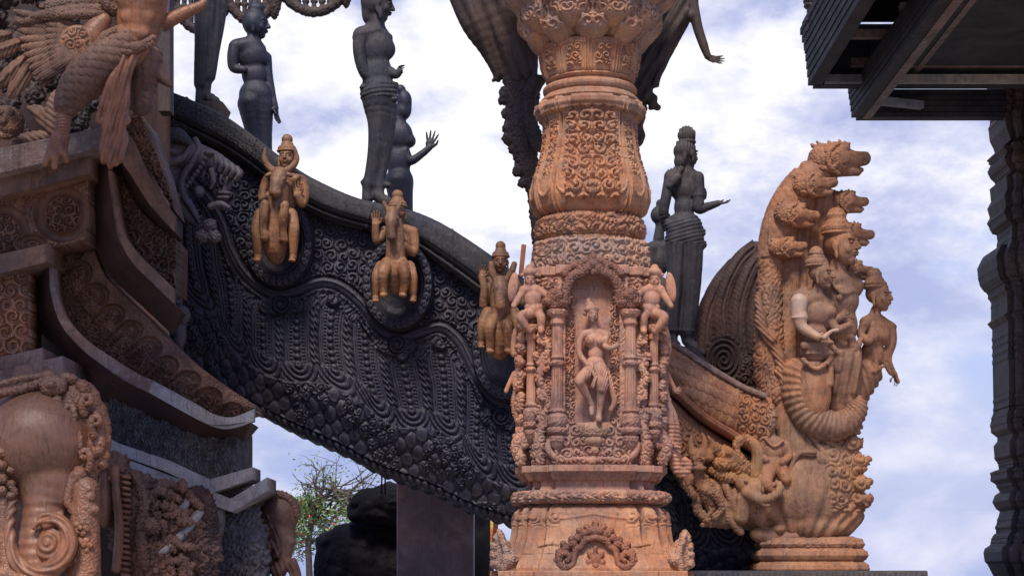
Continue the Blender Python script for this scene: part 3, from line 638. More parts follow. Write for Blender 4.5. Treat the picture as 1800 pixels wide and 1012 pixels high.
# guardians at the corners of the niche block
def guardian(sg):
    X = lambda x: PX + (x - PX) * sg; B = 92
    p = head(X(930), 508, B, 27, yaw=10 * sg, nod=-5) + [ell(X(930), 494, B - 2, 13, 9, 13), ell(X(930), 486, B - 2, 7, 7, 7), ('c', (X(917), 498, B + 2), 3, (X(943), 498, B + 2), 3, 1)]
    p += chain([(X(920), 524, B, 8), (X(936), 522, B, 9), (X(948), 526, B, 8)]) + [ell(X(936), 540, B, 15, 17, 12), ell(X(940), 556, B, 14, 11, 12), ('c', (X(925), 553, B + 4), 4, (X(955), 553, B + 4), 4, 1)]
    p += chain([(X(948), 526, B, 7), (X(961), 536, B + 4, 6), (X(956), 549, B + 8, 5)]) + chain([(X(920), 524, B, 7), (X(910), 540, B + 4, 6), (X(903), 552, B + 8, 5)])
    p += chain([(X(936), 562, B, 9), (X(916), 570, B + 12, 8.5), (X(920), 582, B + 12, 7), (X(930), 594, B + 8, 6)]) + chain([(X(946), 562, B, 9), (X(950), 572, B + 10, 8), (X(950), 588, B + 8, 6.5), (X(950), 596, B + 14, 5.5)])
    p += [ell(X(902), 518, B - 6, 9, 26, 5, 8 * sg, 1.5)]
    return p
for sg in (-1, 1): sculpture('guardian_figure', PD, guardian(-sg), M['pillar'], pillar, vox=1.1, k=2.5)
# figures in profile on the flanks, and the foliage tendrils between them
def flank(sg):
    X = lambda x: PX + (x - PX) * sg; B = 30
    p = head(X(1162), 592, B, 26, yaw=80 * sg) + [ell(X(1158), 582, B, 11, 8, 11), ell(X(1156), 574, B, 6, 7, 6)]
    p += chain([(X(1158), 606, B, 7), (X(1156), 630, B, 14), (X(1158), 655, B, 11), (X(1158), 680, B, 15)]) + [ell(X(1166), 622, B, 9, 9, 10)]
    p += chain([(X(1156), 612, B + 14, 7), (X(1170), 628, B + 18, 6), (X(1170), 600, B + 16, 5), (X(1168), 586, B + 14, 4)]) + hand((X(1168), 586, B + 14), (0, -1, 0), (1, 0, 0), 16, .5)
    p += chain([(X(1158), 684, B + 8, 13), (X(1165), 715, B + 8, 11), (X(1160), 745, B + 8, 8), (X(1160), 765, B + 8, 6), (X(1168), 770, B + 8, 5)])
    p += chain([(X(1170), 660, B, 5), (X(1180), 680, B, 4), (X(1184), 690, B, 4)]) + (hand((X(1182), 690, B), (1, -.3, 0), (0, 0, 1), 17, .3) if sg > 0 else [])
    return p
for sg in (1, -1): sculpture('flank_figure', PD, flank(sg), M['pillar'] if sg > 0 else M['pillar'], pillar, vox=1.1, k=3, disp=lambda x, y, o, n: 1.2 * scrolls(x, y, 14, 5) * (y > 700))
def tendrils(sg):
    X = lambda x: PX + (x - PX) * sg; B = 96; p = []
    rs = np.random.RandomState(4 if sg > 0 else 9)
    for k, (y0, y1) in enumerate(((600, 650), (645, 700), (695, 745), (740, 800))):
        w = 1 if k % 2 == 0 else -1; cx = 955
        p += chain([(X(cx - 8 * w), y1, B, 6), (X(cx + 7 * w), lerp(y1, y0, .35), B + 3, 7), (X(cx + 5 * w), lerp(y1, y0, .7), B + 4, 6), (X(cx - 6 * w), y0 + 2, B + 3, 5), (X(cx - 8 * w), y0 + 12, B + 5, 4), (X(cx - 1 * w), y0 + 16, B + 6, 4)])
        p += [ell(X(cx + 11 * w), lerp(y1, y0, .5), B, 6, 9, 5, 25 * w), ell(X(cx - 13 * w), lerp(y1, y0, .25), B, 6, 8, 5, -25 * w)]
    for y in range(600, 815, 20):
        p += [ell(X(912 + rs.rand() * 6), y + rs.rand() * 8, 62 + rs.rand() * 10, 9, 12, 12, rs.rand() * 60 - 30)]
    p += chain([(X(915), 815, 72, 9), (X(908), 790, 70, 10), (X(916), 770, 70, 8), (X(926), 780, 76, 7), (X(922), 790, 78, 5)])
    p += chain([(X(948), 816, 96, 9), (X(945), 790, 98, 10), (X(950), 765, 98, 8)])
    return p
for sg in (1, -1): sculpture('leaf_tendril', PD, tendrils(sg), M['pillar'], pillar, vox=1.0, k=2.5, disp=lambda x, y, o, n: 2.4 * scrolls(x + o * .6, y, 16, 5, turn=1.2) - .8)
# elephant trunk curling out at the right flank
P_ = chain([(1160, 715, 40, 17), (1170, 740, 44, 18), (1176, 765, 46, 16), (1180, 790, 46, 13), (1182, 812, 46, 11), (1188, 828, 46, 10), (1200, 832, 46, 8.5), (1206, 820, 46, 7.5), (1200, 812, 46, 6.5), (1195, 817, 46, 5)]) + [ell(1160, 735, 40, 22, 24, 22), ell(1163, 728, 62, 5, 5, 4)] + chain([(1168, 770, 56, 6), (1178, 785, 62, 4), (1190, 790, 66, 2)])
sculpture('elephant_trunk', PD, P_, M['pillar'], pillar, vox=1.2, k=4, disp=lambda x, y, o, n: .8 * np.sin(y * .9) * (y > 745))
# ================================================================== the dark stair flank with its rail, medallions and riders
AD = 11.7; AS = AD / F
def PXA(X, Y, O, d=AD):
    s = d / F; return np.stack([(X - 900) * s, d - O * s, ZC + (HZ - Y) * s + 0 * X], -1)
arch = thing('carved_stair_flank', 600, 1016, AD, 'blackened carved timber stair flank, arching down from the brown temple to the pillar', 'stair flank')
TOP = smoothpath([(225, 146), (262, 155), (300, 168), (345, 186), (400, 212), (450, 247), (490, 278), (530, 307), (580, 334), (637, 357), (700, 370), (745, 384), (790, 406), (850, 445), (900, 482), (960, 515), (1040, 550), (1120, 580), (1190, 606)], 10)
BOT = smoothpath([(225, 190), (262, 202), (300, 222), (362, 252), (410, 277), (455, 308), (500, 346), (545, 374), (590, 393), (657, 412), (720, 433), (775, 468), (847, 521), (900, 560), (960, 596), (1040, 632), (1120, 660), (1190, 695), (1260, 750), (1340, 810), (1410, 850)], 10)
LOW = smoothpath([(200, 600), (300, 648), (345, 668), (400, 695), (450, 718), (500, 745), (560, 772), (610, 795), (650, 818), (700, 838), (760, 860), (820, 890), (870, 908), (950, 928), (1080, 930), (1150, 960), (1200, 1004), (1270, 1012), (1335, 1014), (1400, 1040)], 8)
def yof(path, x):
    o = np.argsort(path[:, 0]); return np.interp(x, path[o, 0], path[o, 1])
WAVE = smoothpath([(300, 300), (360, 345), (392, 395), (410, 445), (438, 490), (480, 520), (520, 516), (565, 500), (602, 508), (640, 540), (668, 580), (702, 598), (738, 588), (775, 578), (806, 600), (830, 645), (858, 695), (900, 722), (1000, 760), (1180, 840)], 6)
def h_flank(x, y, low):
    d, arc, side = pathdist(x, y, WAVE)
    above = side < 0
    mould = 6 * ring(d, 0, 9) + 3.5 * ring(np.where(above, 99, d), 13, 3.5)
    up = 5.5 * scrolls(x, y, 21, 3, turn=1.35) * sst(9, 12, d) + 3.5 * beads(arc, d - 14, 8, 4) * above
    wy = yof(WAVE, x); q = np.clip((y - wy) / (low - wy + 1e-6), 0, 1)
    u = x - 44 * q ** 2.4 - 6 * np.sin(y / 50 + x / 120) + 5 * vnoise(x, y, 60, 3, 2); per = 62.0
    a = (fr(u / per) - .5) * per
    yb = y + 6 * np.floor(u / per)
    A = 5.5 * beads(yb, a, 12, 6.5) + 3.2 * beads(yb, np.abs(a) - 11, 6.0, 2.8) * (np.abs(a) < 15) + 2.0 * (np.abs(a) < 8) + 2.2 * ring(np.abs(a), 16.5, 2.2)
    b = (fr(u / per + .5) - .5) * per
    lf = fr((yb - b * .9) / 12.0); B = 6.5 * np.clip(1 - (np.abs(b) / 9.0) ** 2, 0, 1) ** .5 * (lf * (1 - lf) * 4) ** .5 * (.55 + .45 * vnoise(u, yb, 22, 6, 2) * 2)
    fl = 8 * np.exp(-(np.hypot(a, (y - wy - 30)) / 11.) ** 4) + 3 * ring(np.hypot(a, (y - wy - 30)), 9, 3)
    strips = np.where(np.abs(b) < 10, B, A); strips = np.where(y - wy < 44, fl + 3.5 * flames(x, y, 16, 6), strips)
    taper = sst(4, -4, y - (wy + .52 * (low - wy) + 10 * (hsh(np.floor(u / per), 0 * u, 5) - .5)))
    # lower tiers: nested loops under every strip, then rows of shells and a feather border
    v = y - low; yt = wy + .52 * (low - wy) + 10 * (hsh(np.floor(u / per), 0 * u, 5) - .5); dy = np.maximum(y - yt, 0)
    rU = np.hypot(a, dy * .9); nl = fr(rU / 8.5); loops = 5.5 * (nl * (1 - nl) * 4) ** .6 * (.8 + .2 * beads(np.arctan2(a, dy + 1) * rU, 0 * a, 6, 1)) + 3 * np.exp(-(rU / 9.) ** 2)
    sc1 = scales(x + .25 * y, y - .45 * x, 34, .5); r1 = fr((y - .45 * x) / 17.0); nest = fr(sc1 * 4.2)
    shell = 7 * sc1 + 3.2 * (nest * (1 - nest) * 4) + 3 * scrolls(x, y, 13, 8, turn=1.2) * (vnoise(x, y, 45, 9, 2) > .52)
    lows = np.where(dy < 31, loops, shell)
    lows = np.where(v > -13, 7 * beads(x, v + 6, 13, 8), lows)
    dn = strips * taper + lows * (1 - taper)
    dn = dn * sst(9, 13, d) - 3
    h = np.where(above, up, dn) + mould + 1.4 * vnoise(x, y, 11, 5)
    # eye-like roundels under the low points of the wave
    for cx, cy in ((497, 540), (700, 610), (880, 735)):
        r = np.hypot(x - cx, y - cy); h = np.where(r < 17, 7 * ring(r, 0, 17) + 3.5 * np.cos(np.arctan2(y - cy, x - cx) + r * .8) * (r > 3), h)
        r2 = np.hypot((x - cx) / 2.2, y - cy - 2); h = np.where((r2 < 16) & (r >= 17), 5 * flames(x, y, 13, 3) + 3, h)
    return h
nu, nv = 1150, 460
X = np.linspace(296, 1400, nu)[None, :] + np.zeros((nv, 1)); v = np.linspace(0, 1, nv)[:, None]
top = yof(BOT, X) - 6; low = yof(LOW, X) + 6.5 * np.abs(np.sin(X / 13. * pi / 2))
low0 = yof(LOW, X)
Y = top + (low - top) * v
O = 14 * np.sin(np.clip(v * 1.15, 0, 1) * pi) ** .7 + 30 * v - 34 * sst(.72, 1, v) ** 1.5
O = O + 0 * X
relief('flank_panel', PXA(X, Y, O), h_flank(X, Y, low0) * 1.25 * AS, M['black'], arch, sides=.75)
# rail
tt = np.linspace(0, 1, 900); k = np.linspace(0, 1, len(TOP)); tx = np.interp(tt, k, TOP[:, 0]); ty = np.interp(tt, k, TOP[:, 1])
bx = tx - 14 * (1 - sst(300, 420, tx)) - 16 * sst(260, 320, tx) * (1 - sst(700, 800, tx)) ; by = yof(BOT, bx)
vv = np.linspace(0, 1, 90)[:, None]; X = tx + (bx - tx) * vv; Y = ty + (by - ty) * vv
O = 30 + 24 * np.clip(1 - np.abs(2 * np.clip(vv / .82, 0, 1) - 1) ** 4, 0, 1) ** .5 * (vv < .82) + 12 * np.sqrt(np.clip(1 - ((vv - .9) / .08) ** 2, 0, 1)) + 0 * X
arc = np.cumsum(np.hypot(np.gradient(tx), np.gradient(ty)))[None, :] + 0 * X
blk = sst(.55, .75, np.sin(arc / 120.)); hh = .8 * vnoise(X, Y, 5, 3) + blk * (1.8 * scrolls(arc, vv * 60, 9, 4) * (vv > .12) * (vv < .7)) + 1.5 * np.exp(-((vv - .13) / .02) ** 2) * blk + 2 * np.exp(-((np.abs(fr(arc / 377.) - .5) - .19) / .004) ** 2)
hh = hh - 2.2 * np.exp(-((vv - .72) / .02) ** 2)
relief('rail', PXA(X, Y, O), hh * AS, M['rail'], arch, sides=.55)
# three oval medallions
def medallion(cx, cy, rx, ry, o):
    r = np.linspace(0, 1, 110)[:, None]; th = np.linspace(0, 2 * pi, 320, endpoint=False)[None, :]
    X = cx + r * rx * np.cos(th); Y = cy + r * ry * np.sin(th)
    prof = np.interp(r, [0, .5, .62, .66, .70, .73, .76, .95, .985, 1.0], [8, 9, 14, 20, 18, 24, 27, 26, 20, 2])
    O = o + prof + 0 * X
    H = 4.5 * beads(th / (2 * pi) * 30, (r - .86) / .10, 1, .9) + 2 * ring(r, .765, .02) + 2 * ring(r, .955, .02) + 1.2 * vnoise(X, Y, 6, 3) - 2.5 * np.exp(-(np.hypot(fr(th / (2 * pi) * 30) - .5, (r - .86) / .10) / .2) ** 2)
    P = PXA(X, Y, O); v = P + np.array([0, -1, 0]) * (H * AS)[..., None]
    Fq = grid_faces(110, 320, True)
    bb = PXA(cx + rx * np.cos(th[0]), cy + ry * np.sin(th[0]), np.full(320, o - 40.)); n0 = 109 * 320; k = np.arange(320); k2 = (k + 1) % 320
    V = np.vstack([v.reshape(-1, 3), bb]); Fq = np.vstack([Fq[:, ::-1], np.stack([n0 + k, 110 * 320 + k, 110 * 320 + k2, n0 + k2], -1)])
    return mesh('medallion', V, Fq, M['black'], arch)
medallion(496, 434, 60, 80, 24); medallion(702, 508, 62, 80, 30); medallion(888, 622, 58, 88, 34)

# ---- riders: a crowned deity seated on a rearing animal, three of them
def crown(x, y, o, s, bun=1.0, tall=1.0):
    p = [ell(x, y, o, 16 * s, 8 * s, 15 * s), ell(x, y + 4 * s, o, 18 * s, 4 * s, 17 * s, 0, 1), ell(x, y - 6 * s * tall, o, 11 * s, 9 * s * tall, 11 * s), ell(x, y - 16 * s * tall, o, 9.5 * s * bun, 9.5 * s * bun, 9.5 * s * bun, 0, 1.5), ell(x, y - 9 * s * tall, o, 9 * s, 2.5 * s, 9 * s, 0, 1)]
    return p
def leg(pts, foot=True, fr_=6):
    p = chain(pts); x, y, o, r = pts[-1]
    if foot:
        p += chain([(x, y, o, r), (x, y + 5, o + 7, r * .95), (x - .5, y + 7, o + 14, r * .8)])
        for k in (-2, -1, 0, 1, 2): p.append(('c', (x + k * r * .33, y + 7, o + 14), r * .26, (x + k * r * .38, y + 9, o + 20 - abs(k)), r * .24, .5))
    return p
RD = 11.45
def rider1():
    B = 20
    p = head(507, 284, B, 42, yaw=-6, nod=-10) + crown(507, 266, B - 2, 1.0)
    p += chain([(507, 300, B - 2, 8), (506, 312, B - 4, 9)]) + chain([(474, 322, B - 4, 11), (500, 318, B - 6, 13), (530, 322, B - 4, 11)]) + [ell(500, 345, B - 4, 26, 34, 16)]
    p += chain([(472, 324, B, 9.5), (466, 344, B + 2, 8.5), (467, 356, B + 6, 8), (478, 352, B + 18, 6)]) + hand((474, 352, B + 16), (.4, -1, .2), (0, 0, 1), 19, 1.1)
    p += chain([(532, 324, B, 10), (537, 345, B + 2, 9), (534, 362, B + 6, 8), (526, 350, B + 14, 7)]) + hand((526, 352, B + 14), (0, -1, .1), (0, 0, 1), 27, .15, .2)
    # bull
    p += chain([(497, 322, B + 34, 14), (494, 338, B + 44, 11), (492, 352, B + 50, 9.5)]) + [ell(497, 314, B + 28, 15, 10, 13), ell(492, 354, B + 52, 10.5, 7, 8), ell(487, 328, B + 44, 4, 3, 4, 0, 1), ell(505, 328, B + 44, 4, 3, 4, 0, 1)]
    p += chain([(488, 312, B + 28, 6), (477, 302, B + 28, 5.5), (471, 288, B + 28, 4.5), (473, 273, B + 30, 2)]) + chain([(507, 312, B + 28, 6), (520, 303, B + 28, 5.5), (527, 290, B + 28, 4.5), (525, 275, B + 30, 2)])
    p += [ell(479, 318, B + 30, 7, 3.5, 4, -25), ell(514, 318, B + 30, 7, 3.5, 4, 25)]
    p += chain([(496, 345, B + 26, 17), (494, 375, B + 20, 19), (490, 405, B + 14, 22), (488, 436, B + 12, 21), (488, 454, B + 6, 15)])
    p += leg([(474, 372, B + 42, 8), (471, 392, B + 42, 7.5), (470, 412, B + 36, 6.5), (473, 424, B + 34, 7)], False) + [ell(473, 428, B + 34, 7.5, 6, 7)]
    p += leg([(508, 374, B + 42, 8), (506, 394, B + 42, 7.5), (504, 414, B + 36, 6.5), (505, 426, B + 34, 7)], False) + [ell(505, 431, B + 34, 7.5, 6, 7)]
    for sg, x in ((-1, 458), (1, 521)):
        p += leg([(x + 6 * -sg, 385, B + 16, 12), (x, 410, B + 26, 10), (x, 435, B + 24, 8), (x - sg, 458, B + 20, 6)])
    return p
def rider2():
    B = 22
    p = head(701, 378, B, 38, yaw=4, nod=-5) + crown(700, 363, B - 2, .98)
    p += chain([(702, 395, B - 2, 8), (703, 405, B - 4, 9)]) + chain([(678, 410, B - 4, 9), (703, 408, B - 6, 12), (726, 412, B - 4, 10)]) + [ell(702, 432, B - 4, 22, 30, 15)]
    p += chain([(678, 410, B, 8), (668, 426, B + 4, 7.5), (663, 424, B + 8, 7), (663, 402, B + 12, 6)]) + hand((663, 404, B + 12), (0, -1, .1), (0, 0, 1), 27, .2, .12)
    p += chain([(727, 412, B, 9), (730, 432, B + 2, 8), (727, 448, B + 6, 7.5), (712, 438, B + 20, 6)]) + hand((714, 440, B + 18), (-.6, -1, .2), (0, 0, 1), 20, .8)
    # horse
    p += chain([(694, 384, B + 34, 11), (692, 402, B + 44, 10), (692, 418, B + 50, 7), (693, 428, B + 52, 7)]) + [ell(693, 431, B + 53, 7.5, 5.5, 6), ell(684, 396, B + 42, 3.5, 4, 4, 0, 1), ell(702, 396, B + 42, 3.5, 4, 4, 0, 1)]
    p += chain([(686, 380, B + 32, 5), (680, 370, B + 33, 3.5), (678, 366, B + 34, 1.5)]) + chain([(701, 380, B + 32, 5), (707, 370, B + 33, 3.5), (709, 366, B + 34, 1.5)])
    p += chain([(695, 400, B + 24, 14), (698, 430, B + 22, 16), (698, 455, B + 20, 17), (698, 485, B + 16, 19), (698, 508, B + 4, 14)])
    for x in (680, 713):
        p += chain([(x + (4 if x < 700 else -4), 472, B + 26, 12), (x - (2 if x < 700 else -2), 490, B + 40, 10), (x - (2 if x < 700 else -1), 512, B + 34, 7), (x - 2, 522, B + 32, 6)]) + [ell(x - 2, 527, B + 33, 7, 5, 7)]
    for sg, x in ((-1, 666), (1, 727)):
        p += leg([(x - sg * 6, 474, B + 12, 10), (x, 492, B + 24, 9), (x + sg, 512, B + 22, 7.5), (x + sg * 2, 528, B + 18, 5.5)])
    return p
def rider3():
    B = 24
    p = head(880, 466, B, 38, yaw=0, nod=-4) + crown(880, 451, B - 2, .9)
    p += chain([(880, 482, B - 2, 7.5), (880, 494, B - 4, 9)]) + chain([(858, 500, B - 4, 9), (880, 498, B - 6, 12), (905, 502, B - 4, 9)]) + [ell(880, 525, B - 4, 22, 32, 15)]
    p += chain([(860, 502, B, 8), (853, 530, B + 4, 7.5), (850, 540, B + 6, 7.5), (852, 512, B + 12, 6.5), (847, 492, B + 12, 5.5)]) + hand((848, 494, B + 12), (.15, -1, .1), (0, 0, 1), 24, .5)
    p += chain([(905, 502, B, 8), (915, 520, B + 2, 7), (918, 535, B + 6, 6)])
    p += chain([(880, 506, B + 34, 12), (880, 524, B + 44, 12), (880, 545, B + 52, 8.5)]) + [ell(880, 549, B + 53, 9, 7, 7), ell(871, 520, B + 46, 3.5, 3.5, 4, 0, 1), ell(889, 520, B + 46, 3.5, 3.5, 4, 0, 1)]
    p += chain([(872, 502, B + 32, 5), (866, 488, B + 34, 6), (864, 474, B + 36, 4.5)]) + chain([(890, 502, B + 32, 5), (899, 488, B + 34, 6), (904, 474, B + 36, 4.5)])
    p += chain([(880, 530, B + 24, 15), (879, 560, B + 20, 17), (878, 590, B + 18, 21), (878, 618, B + 10, 18)])
    for x in (862, 893):
        p += chain([(x + (5 if x < 880 else -5), 570, B + 30, 11), (x - 1, 585, B + 42, 9.5), (x, 606, B + 36, 7), (x, 618, B + 32, 6)]) + [ell(x, 624, B + 33, 7, 5, 7)]
    p += leg([(858, 556, B + 16, 11), (850, 574, B + 26, 9), (848, 595, B + 24, 7.5), (847, 608, B + 20, 5.5)])
    p += leg([(903, 556, B + 16, 11), (909, 574, B + 26, 9), (910, 595, B + 24, 7.5), (910, 608, B + 20, 5.5)])
    return p
def rdisp(y0):
    return lambda x, y, o, n: .9 * vnoise(x, y * .5, 6, 2) - .6 * np.exp(-((vnoise(x, y * .4, 16, 8, 2) - .5) / .015) ** 2)
for fn, bx, by, lab in ((rider1, 488, 474, 'honey brown crowned deity riding a horned bull, highest of the three riders'),
                        (rider2, 698, 545, 'honey brown crowned deity on a long faced horse, between bull rider and deer rider'),
                        (rider3, 880, 630, 'honey brown crowned deity riding a deer with upright ears, right beside the pillar')):
    o = sculpture('rider_statue', RD, fn(), M['honey'], None, vox=0.9, k=1.3, disp=rdisp(by), noise=.5, base=(bx, by))
    prop(o, lab, 'statue', 'deities riding animals on the stair flank')
# ================================================================== dark standing women on the rail
SD = 12.0
def stat(name, prims, label, base, mat='statue', d=SD, vox=1.3, k=4.0, disp=None, noise=.4, group='dark wooden women standing on the rail', cat='statue', **kw):
    o = sculpture(name, d, prims, M[mat], None, vox=vox, k=k, disp=disp, noise=noise, base=base)
    return prop(o, label, cat, group)
# seen from behind, hand held out (right of the pillar)
p = head(1207, 272, 0, 50, yaw=128, nod=0, k=2) + [ell(1203, 266, -2, 18, 22, 18), ell(1196, 285, 4, 11, 16, 12), ell(1207, 238, -2, 16, 17, 15, 0, 1.5), ell(1207, 250, -2, 18, 4, 17, 0, 1), ell(1201, 280, 16, 4, 14, 4, 8, 1)]
p += chain([(1207, 290, -3, 9), (1205, 304, -3, 11)]) + chain([(1182, 311, 2, 14), (1203, 306, -2, 15), (1221, 312, -6, 13)]) + [ell(1203, 328, -2, 27, 28, 17), ell(1232, 338, -12, 12, 14, 13), ell(1203, 364, -2, 18, 24, 14), ell(1202, 398, -2, 33, 26, 22), ell(1205, 415, -2, 30, 24, 22)]
p += chain([(1226, 314, 8, 11), (1228, 342, 10, 10), (1227, 368, 10, 9.5), (1244, 364, 6, 7.5), (1262, 358, 4, 5.5)]) + hand((1261, 358, 4), (1, -.05, 0), (0, -1, .3), 25, .5, .18, thumb=-1)
p += chain([(1178, 314, 6, 11), (1171, 345, 8, 9.5), (1166, 375, 4, 9), (1172, 398, -12, 7)])
p += chain([(1189, 420, 0, 20), (1189, 470, 0, 17), (1186, 520, 0, 14), (1184, 578, 0, 12)]) + chain([(1216, 420, -2, 21), (1217, 470, -2, 18), (1215, 520, -2, 15), (1207, 582, 0, 14)])
p += chain([(1184, 580, 0, 9), (1184, 598, 0, 8), (1188, 606, 4, 8)]) + chain([(1208, 584, 0, 10), (1209, 600, 0, 9.5), (1222, 612, 4, 9), (1236, 622, 6, 7)])
p += [('c', (1176, 396, 4), 9, (1232, 408, -2), 9, 4), ('c', (1182, 404, 8), 9, (1234, 430, -2), 9, 4), ('c', (1190, 315, 18), 7, (1176, 330, 16), 7, 2), ('c', (1196, 300, 14), 5, (1180, 322, 18), 6, 1)]
stat('standing_woman', p, 'dark wooden woman seen from behind, holding one hand out, right of the pillar', (1205, 620), k=4.5,
     disp=lambda x, y, o, n: .6 * np.sin(y * .9 + x * .25) * ((y > 380) & (y < 428)) + .9 * np.exp(-(np.abs(y - 346) / 3.) ** 2) * (x > 1212) + .9 * np.sin(x * 1.2) * ((y < 262) | ((x < 1206) & (y < 300))) + 1.0 * np.exp(-(np.abs(y - 582) / 2.5) ** 2) + .7 * np.sin(x * .5 + y * .03) * (y > 430))
# plinth block under her feet
mb = MB(); a = ppt([(1180, 604), (1222, 612), (1250, 640), (1185, 628)], 11.8); b = ppt([(1180, 604), (1222, 612), (1250, 640), (1185, 628)], 12.5); mb.prism(a, b)
prop(mb.build('plinth', M['statue']), 'small dark block under the feet of the woman holding one hand out', 'plinth')
# behind her
p = head(1162, 384, 0, 40, yaw=100, k=2) + [ell(1160, 378, 0, 15, 17, 14), ell(1161, 358, 0, 8, 8, 8, 0, 1)]
p += chain([(1160, 398, 0, 8), (1158, 420, 0, 10)]) + chain([(1148, 436, 0, 12), (1170, 434, 0, 12)]) + [ell(1158, 455, 0, 20, 30, 15), ell(1160, 520, 0, 22, 34, 17)] + chain([(1146, 438, 6, 10), (1142, 480, 6, 8), (1145, 500, 6, 8)]) + chain([(1158, 530, 0, 20), (1160, 620, 0, 16)])
stat('standing_woman', p, 'dark wooden woman half hidden by the pillar, beside the woman seen from behind', (1160, 635), d=12.6)
# the big one at the top of the rail
p = head(664, 8, 0, 60, yaw=95, nod=4, k=2) + [ell(658, 4, 0, 24, 28, 22), ell(648, 24, 0, 12, 20, 12), ell(670, 30, 18, 4, 10, 4)]
p += chain([(662, 36, 0, 14), (662, 52, 0, 15)]) + chain([(640, 64, 6, 16), (660, 58, -4, 18), (676, 68, -8, 14)]) + [ell(660, 84, -2, 30, 34, 22), ell(680, 86, -4, 15, 17, 15), ell(662, 128, -2, 27, 34, 20), ell(666, 162, -2, 33, 30, 25)]
p += chain([(634, 66, 12, 13), (633, 98, 16, 11), (640, 128, 14, 10), (652, 146, 8, 8)]) + chain([(688, 128, 2, 9), (697, 134, 8, 7), (703, 128, 10, 6)]) + hand((697, 137, 8), (.35, -1, 0), (1, 0, .2), 27, .7, .15)
p += chain([(662, 172, 6, 27), (665, 215, 6, 19), (663, 260, 5, 16), (656, 298, 4, 13.5), (650, 324, 4, 12.5)]) + chain([(673, 172, -6, 25), (678, 220, -4, 17), (674, 265, -2, 14.5), (668, 300, -1, 13), (663, 324, 0, 13)])
p += chain([(646, 322, 6, 9), (646, 350, 6, 10)]) + chain([(666, 322, 0, 10), (666, 345, 4, 11), (680, 356, 8, 10), (694, 361, 10, 7)])
p += [('c', (640, 322, 6), 6, (682, 326, 2), 6, 2), ('c', (638, 156, 12), 5, (694, 150, 0), 6, 2), ('c', (642, 172, 18), 5, (694, 176, 8), 6, 2)]
stat('standing_woman', p, 'large slate grey wooden woman in profile with one raised hand, head at the top edge', (662, 362), mat='rail', k=5, disp=lambda x, y, o, n: .35 * np.sin(x * .45 + y * .04) * (y > 190) + .9 * np.sin(y * .8 + x * .15) * ((y > 150) & (y < 176)) + 1.2 * beads(x, (y - 148) / 4., 6, 1) + 1.0 * beads(x, (y - 56 - .3 * np.abs(x - 668)) / 4., 5, 1))
# silhouette behind her with open hand
p = [ell(711, 178, 0, 13, 19, 13), ell(708, 196, 0, 14, 16, 13), ell(704, 158, 0, 9, 9, 9), ell(717, 190, 0, 6, 12, 6)] + chain([(702, 205, 0, 10), (702, 222, 0, 12)])
p += [ell(703, 240, 0, 23, 28, 17), ell(719, 248, 0, 12, 12, 12), ell(701, 285, 0, 21, 34, 16), ell(702, 320, 0, 24, 30, 18)] + chain([(702, 320, 0, 24), (707, 390, 0, 19)])
p += chain([(712, 268, 4, 9), (722, 284, 6, 8), (742, 272, 6, 6.5), (756, 260, 6, 5.5)]) + hand((754, 262, 6), (.25, -1, 0), (0, 0, 1), 33, .25, .22, thumb=1)
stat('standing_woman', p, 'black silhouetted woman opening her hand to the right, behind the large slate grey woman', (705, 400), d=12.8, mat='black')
# silhouette at left with hanging arm
p = head(450, 44, 0, 52, yaw=80, k=2) + [ell(447, 40, 0, 21, 24, 20), ell(450, 16, 0, 15, 11, 13), ell(448, 6, 0, 7, 7, 7), ('c', (450, 14, 0), 3, (466, 12, 0), 2, 1), ('c', (440, 12, 0), 4, (438, 4, 0), 1, 1), ('c', (455, 12, 0), 4, (458, 4, 0), 1, 1)]
p += chain([(446, 62, 0, 11), (444, 78, 0, 13)]) + chain([(420, 84, 6, 14), (444, 80, 0, 15), (455, 86, -6, 12)]) + [ell(443, 98, 0, 27, 27, 18), ell(461, 104, -3, 13, 14, 13), ell(447, 132, 0, 22, 24, 15), ell(449, 168, 0, 29, 28, 20)]
p += chain([(415, 86, 10, 12), (412, 104, 12, 11), (413, 122, 12, 9), (430, 127, 14, 7)]) + chain([(468, 100, -6, 9), (471, 130, -6, 8), (478, 165, -4, 6.5), (484, 190, -2, 5.5)]) + hand((484, 188, -2), (.12, 1, 0), (1, 0, .4), 32, .3, .1)
p += chain([(440, 185, 4, 22), (446, 230, 4, 15), (452, 270, 4, 12)]) + chain([(460, 185, -4, 21), (463, 230, -4, 15), (466, 275, -4, 12)])
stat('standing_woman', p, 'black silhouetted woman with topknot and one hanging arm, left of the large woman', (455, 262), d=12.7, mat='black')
# the trousered legs at the far left
p = chain([(366, -60, 0, 34), (366, 0, 0, 25), (360, 60, 4, 18), (356, 110, 4, 14), (353, 148, 4, 11)]) + chain([(380, -40, -4, 26), (380, 20, -4, 17), (374, 80, -2, 14), (366, 135, 0, 12)])
p += chain([(352, 150, 4, 7), (351, 178, 4, 8)]) + chain([(366, 138, 0, 8), (362, 165, 0, 9), (376, 178, 6, 9), (388, 186, 8, 6)])
stat('standing_woman', p, 'slate grey trousered legs of a cut off figure, next to the winged statue', (360, 186), mat='rail', k=4, disp=lambda x, y, o, n: .6 * np.sin(x * .7 + y * .05))
mb = MB(); q = [(348, 176), (392, 180), (406, 198), (402, 208), (350, 196)]; mb.prism(ppt(q, 11.7), ppt(q, 12.3))
prop(mb.build('plinth', M['statue']), 'small dark block under the trousered legs', 'plinth')
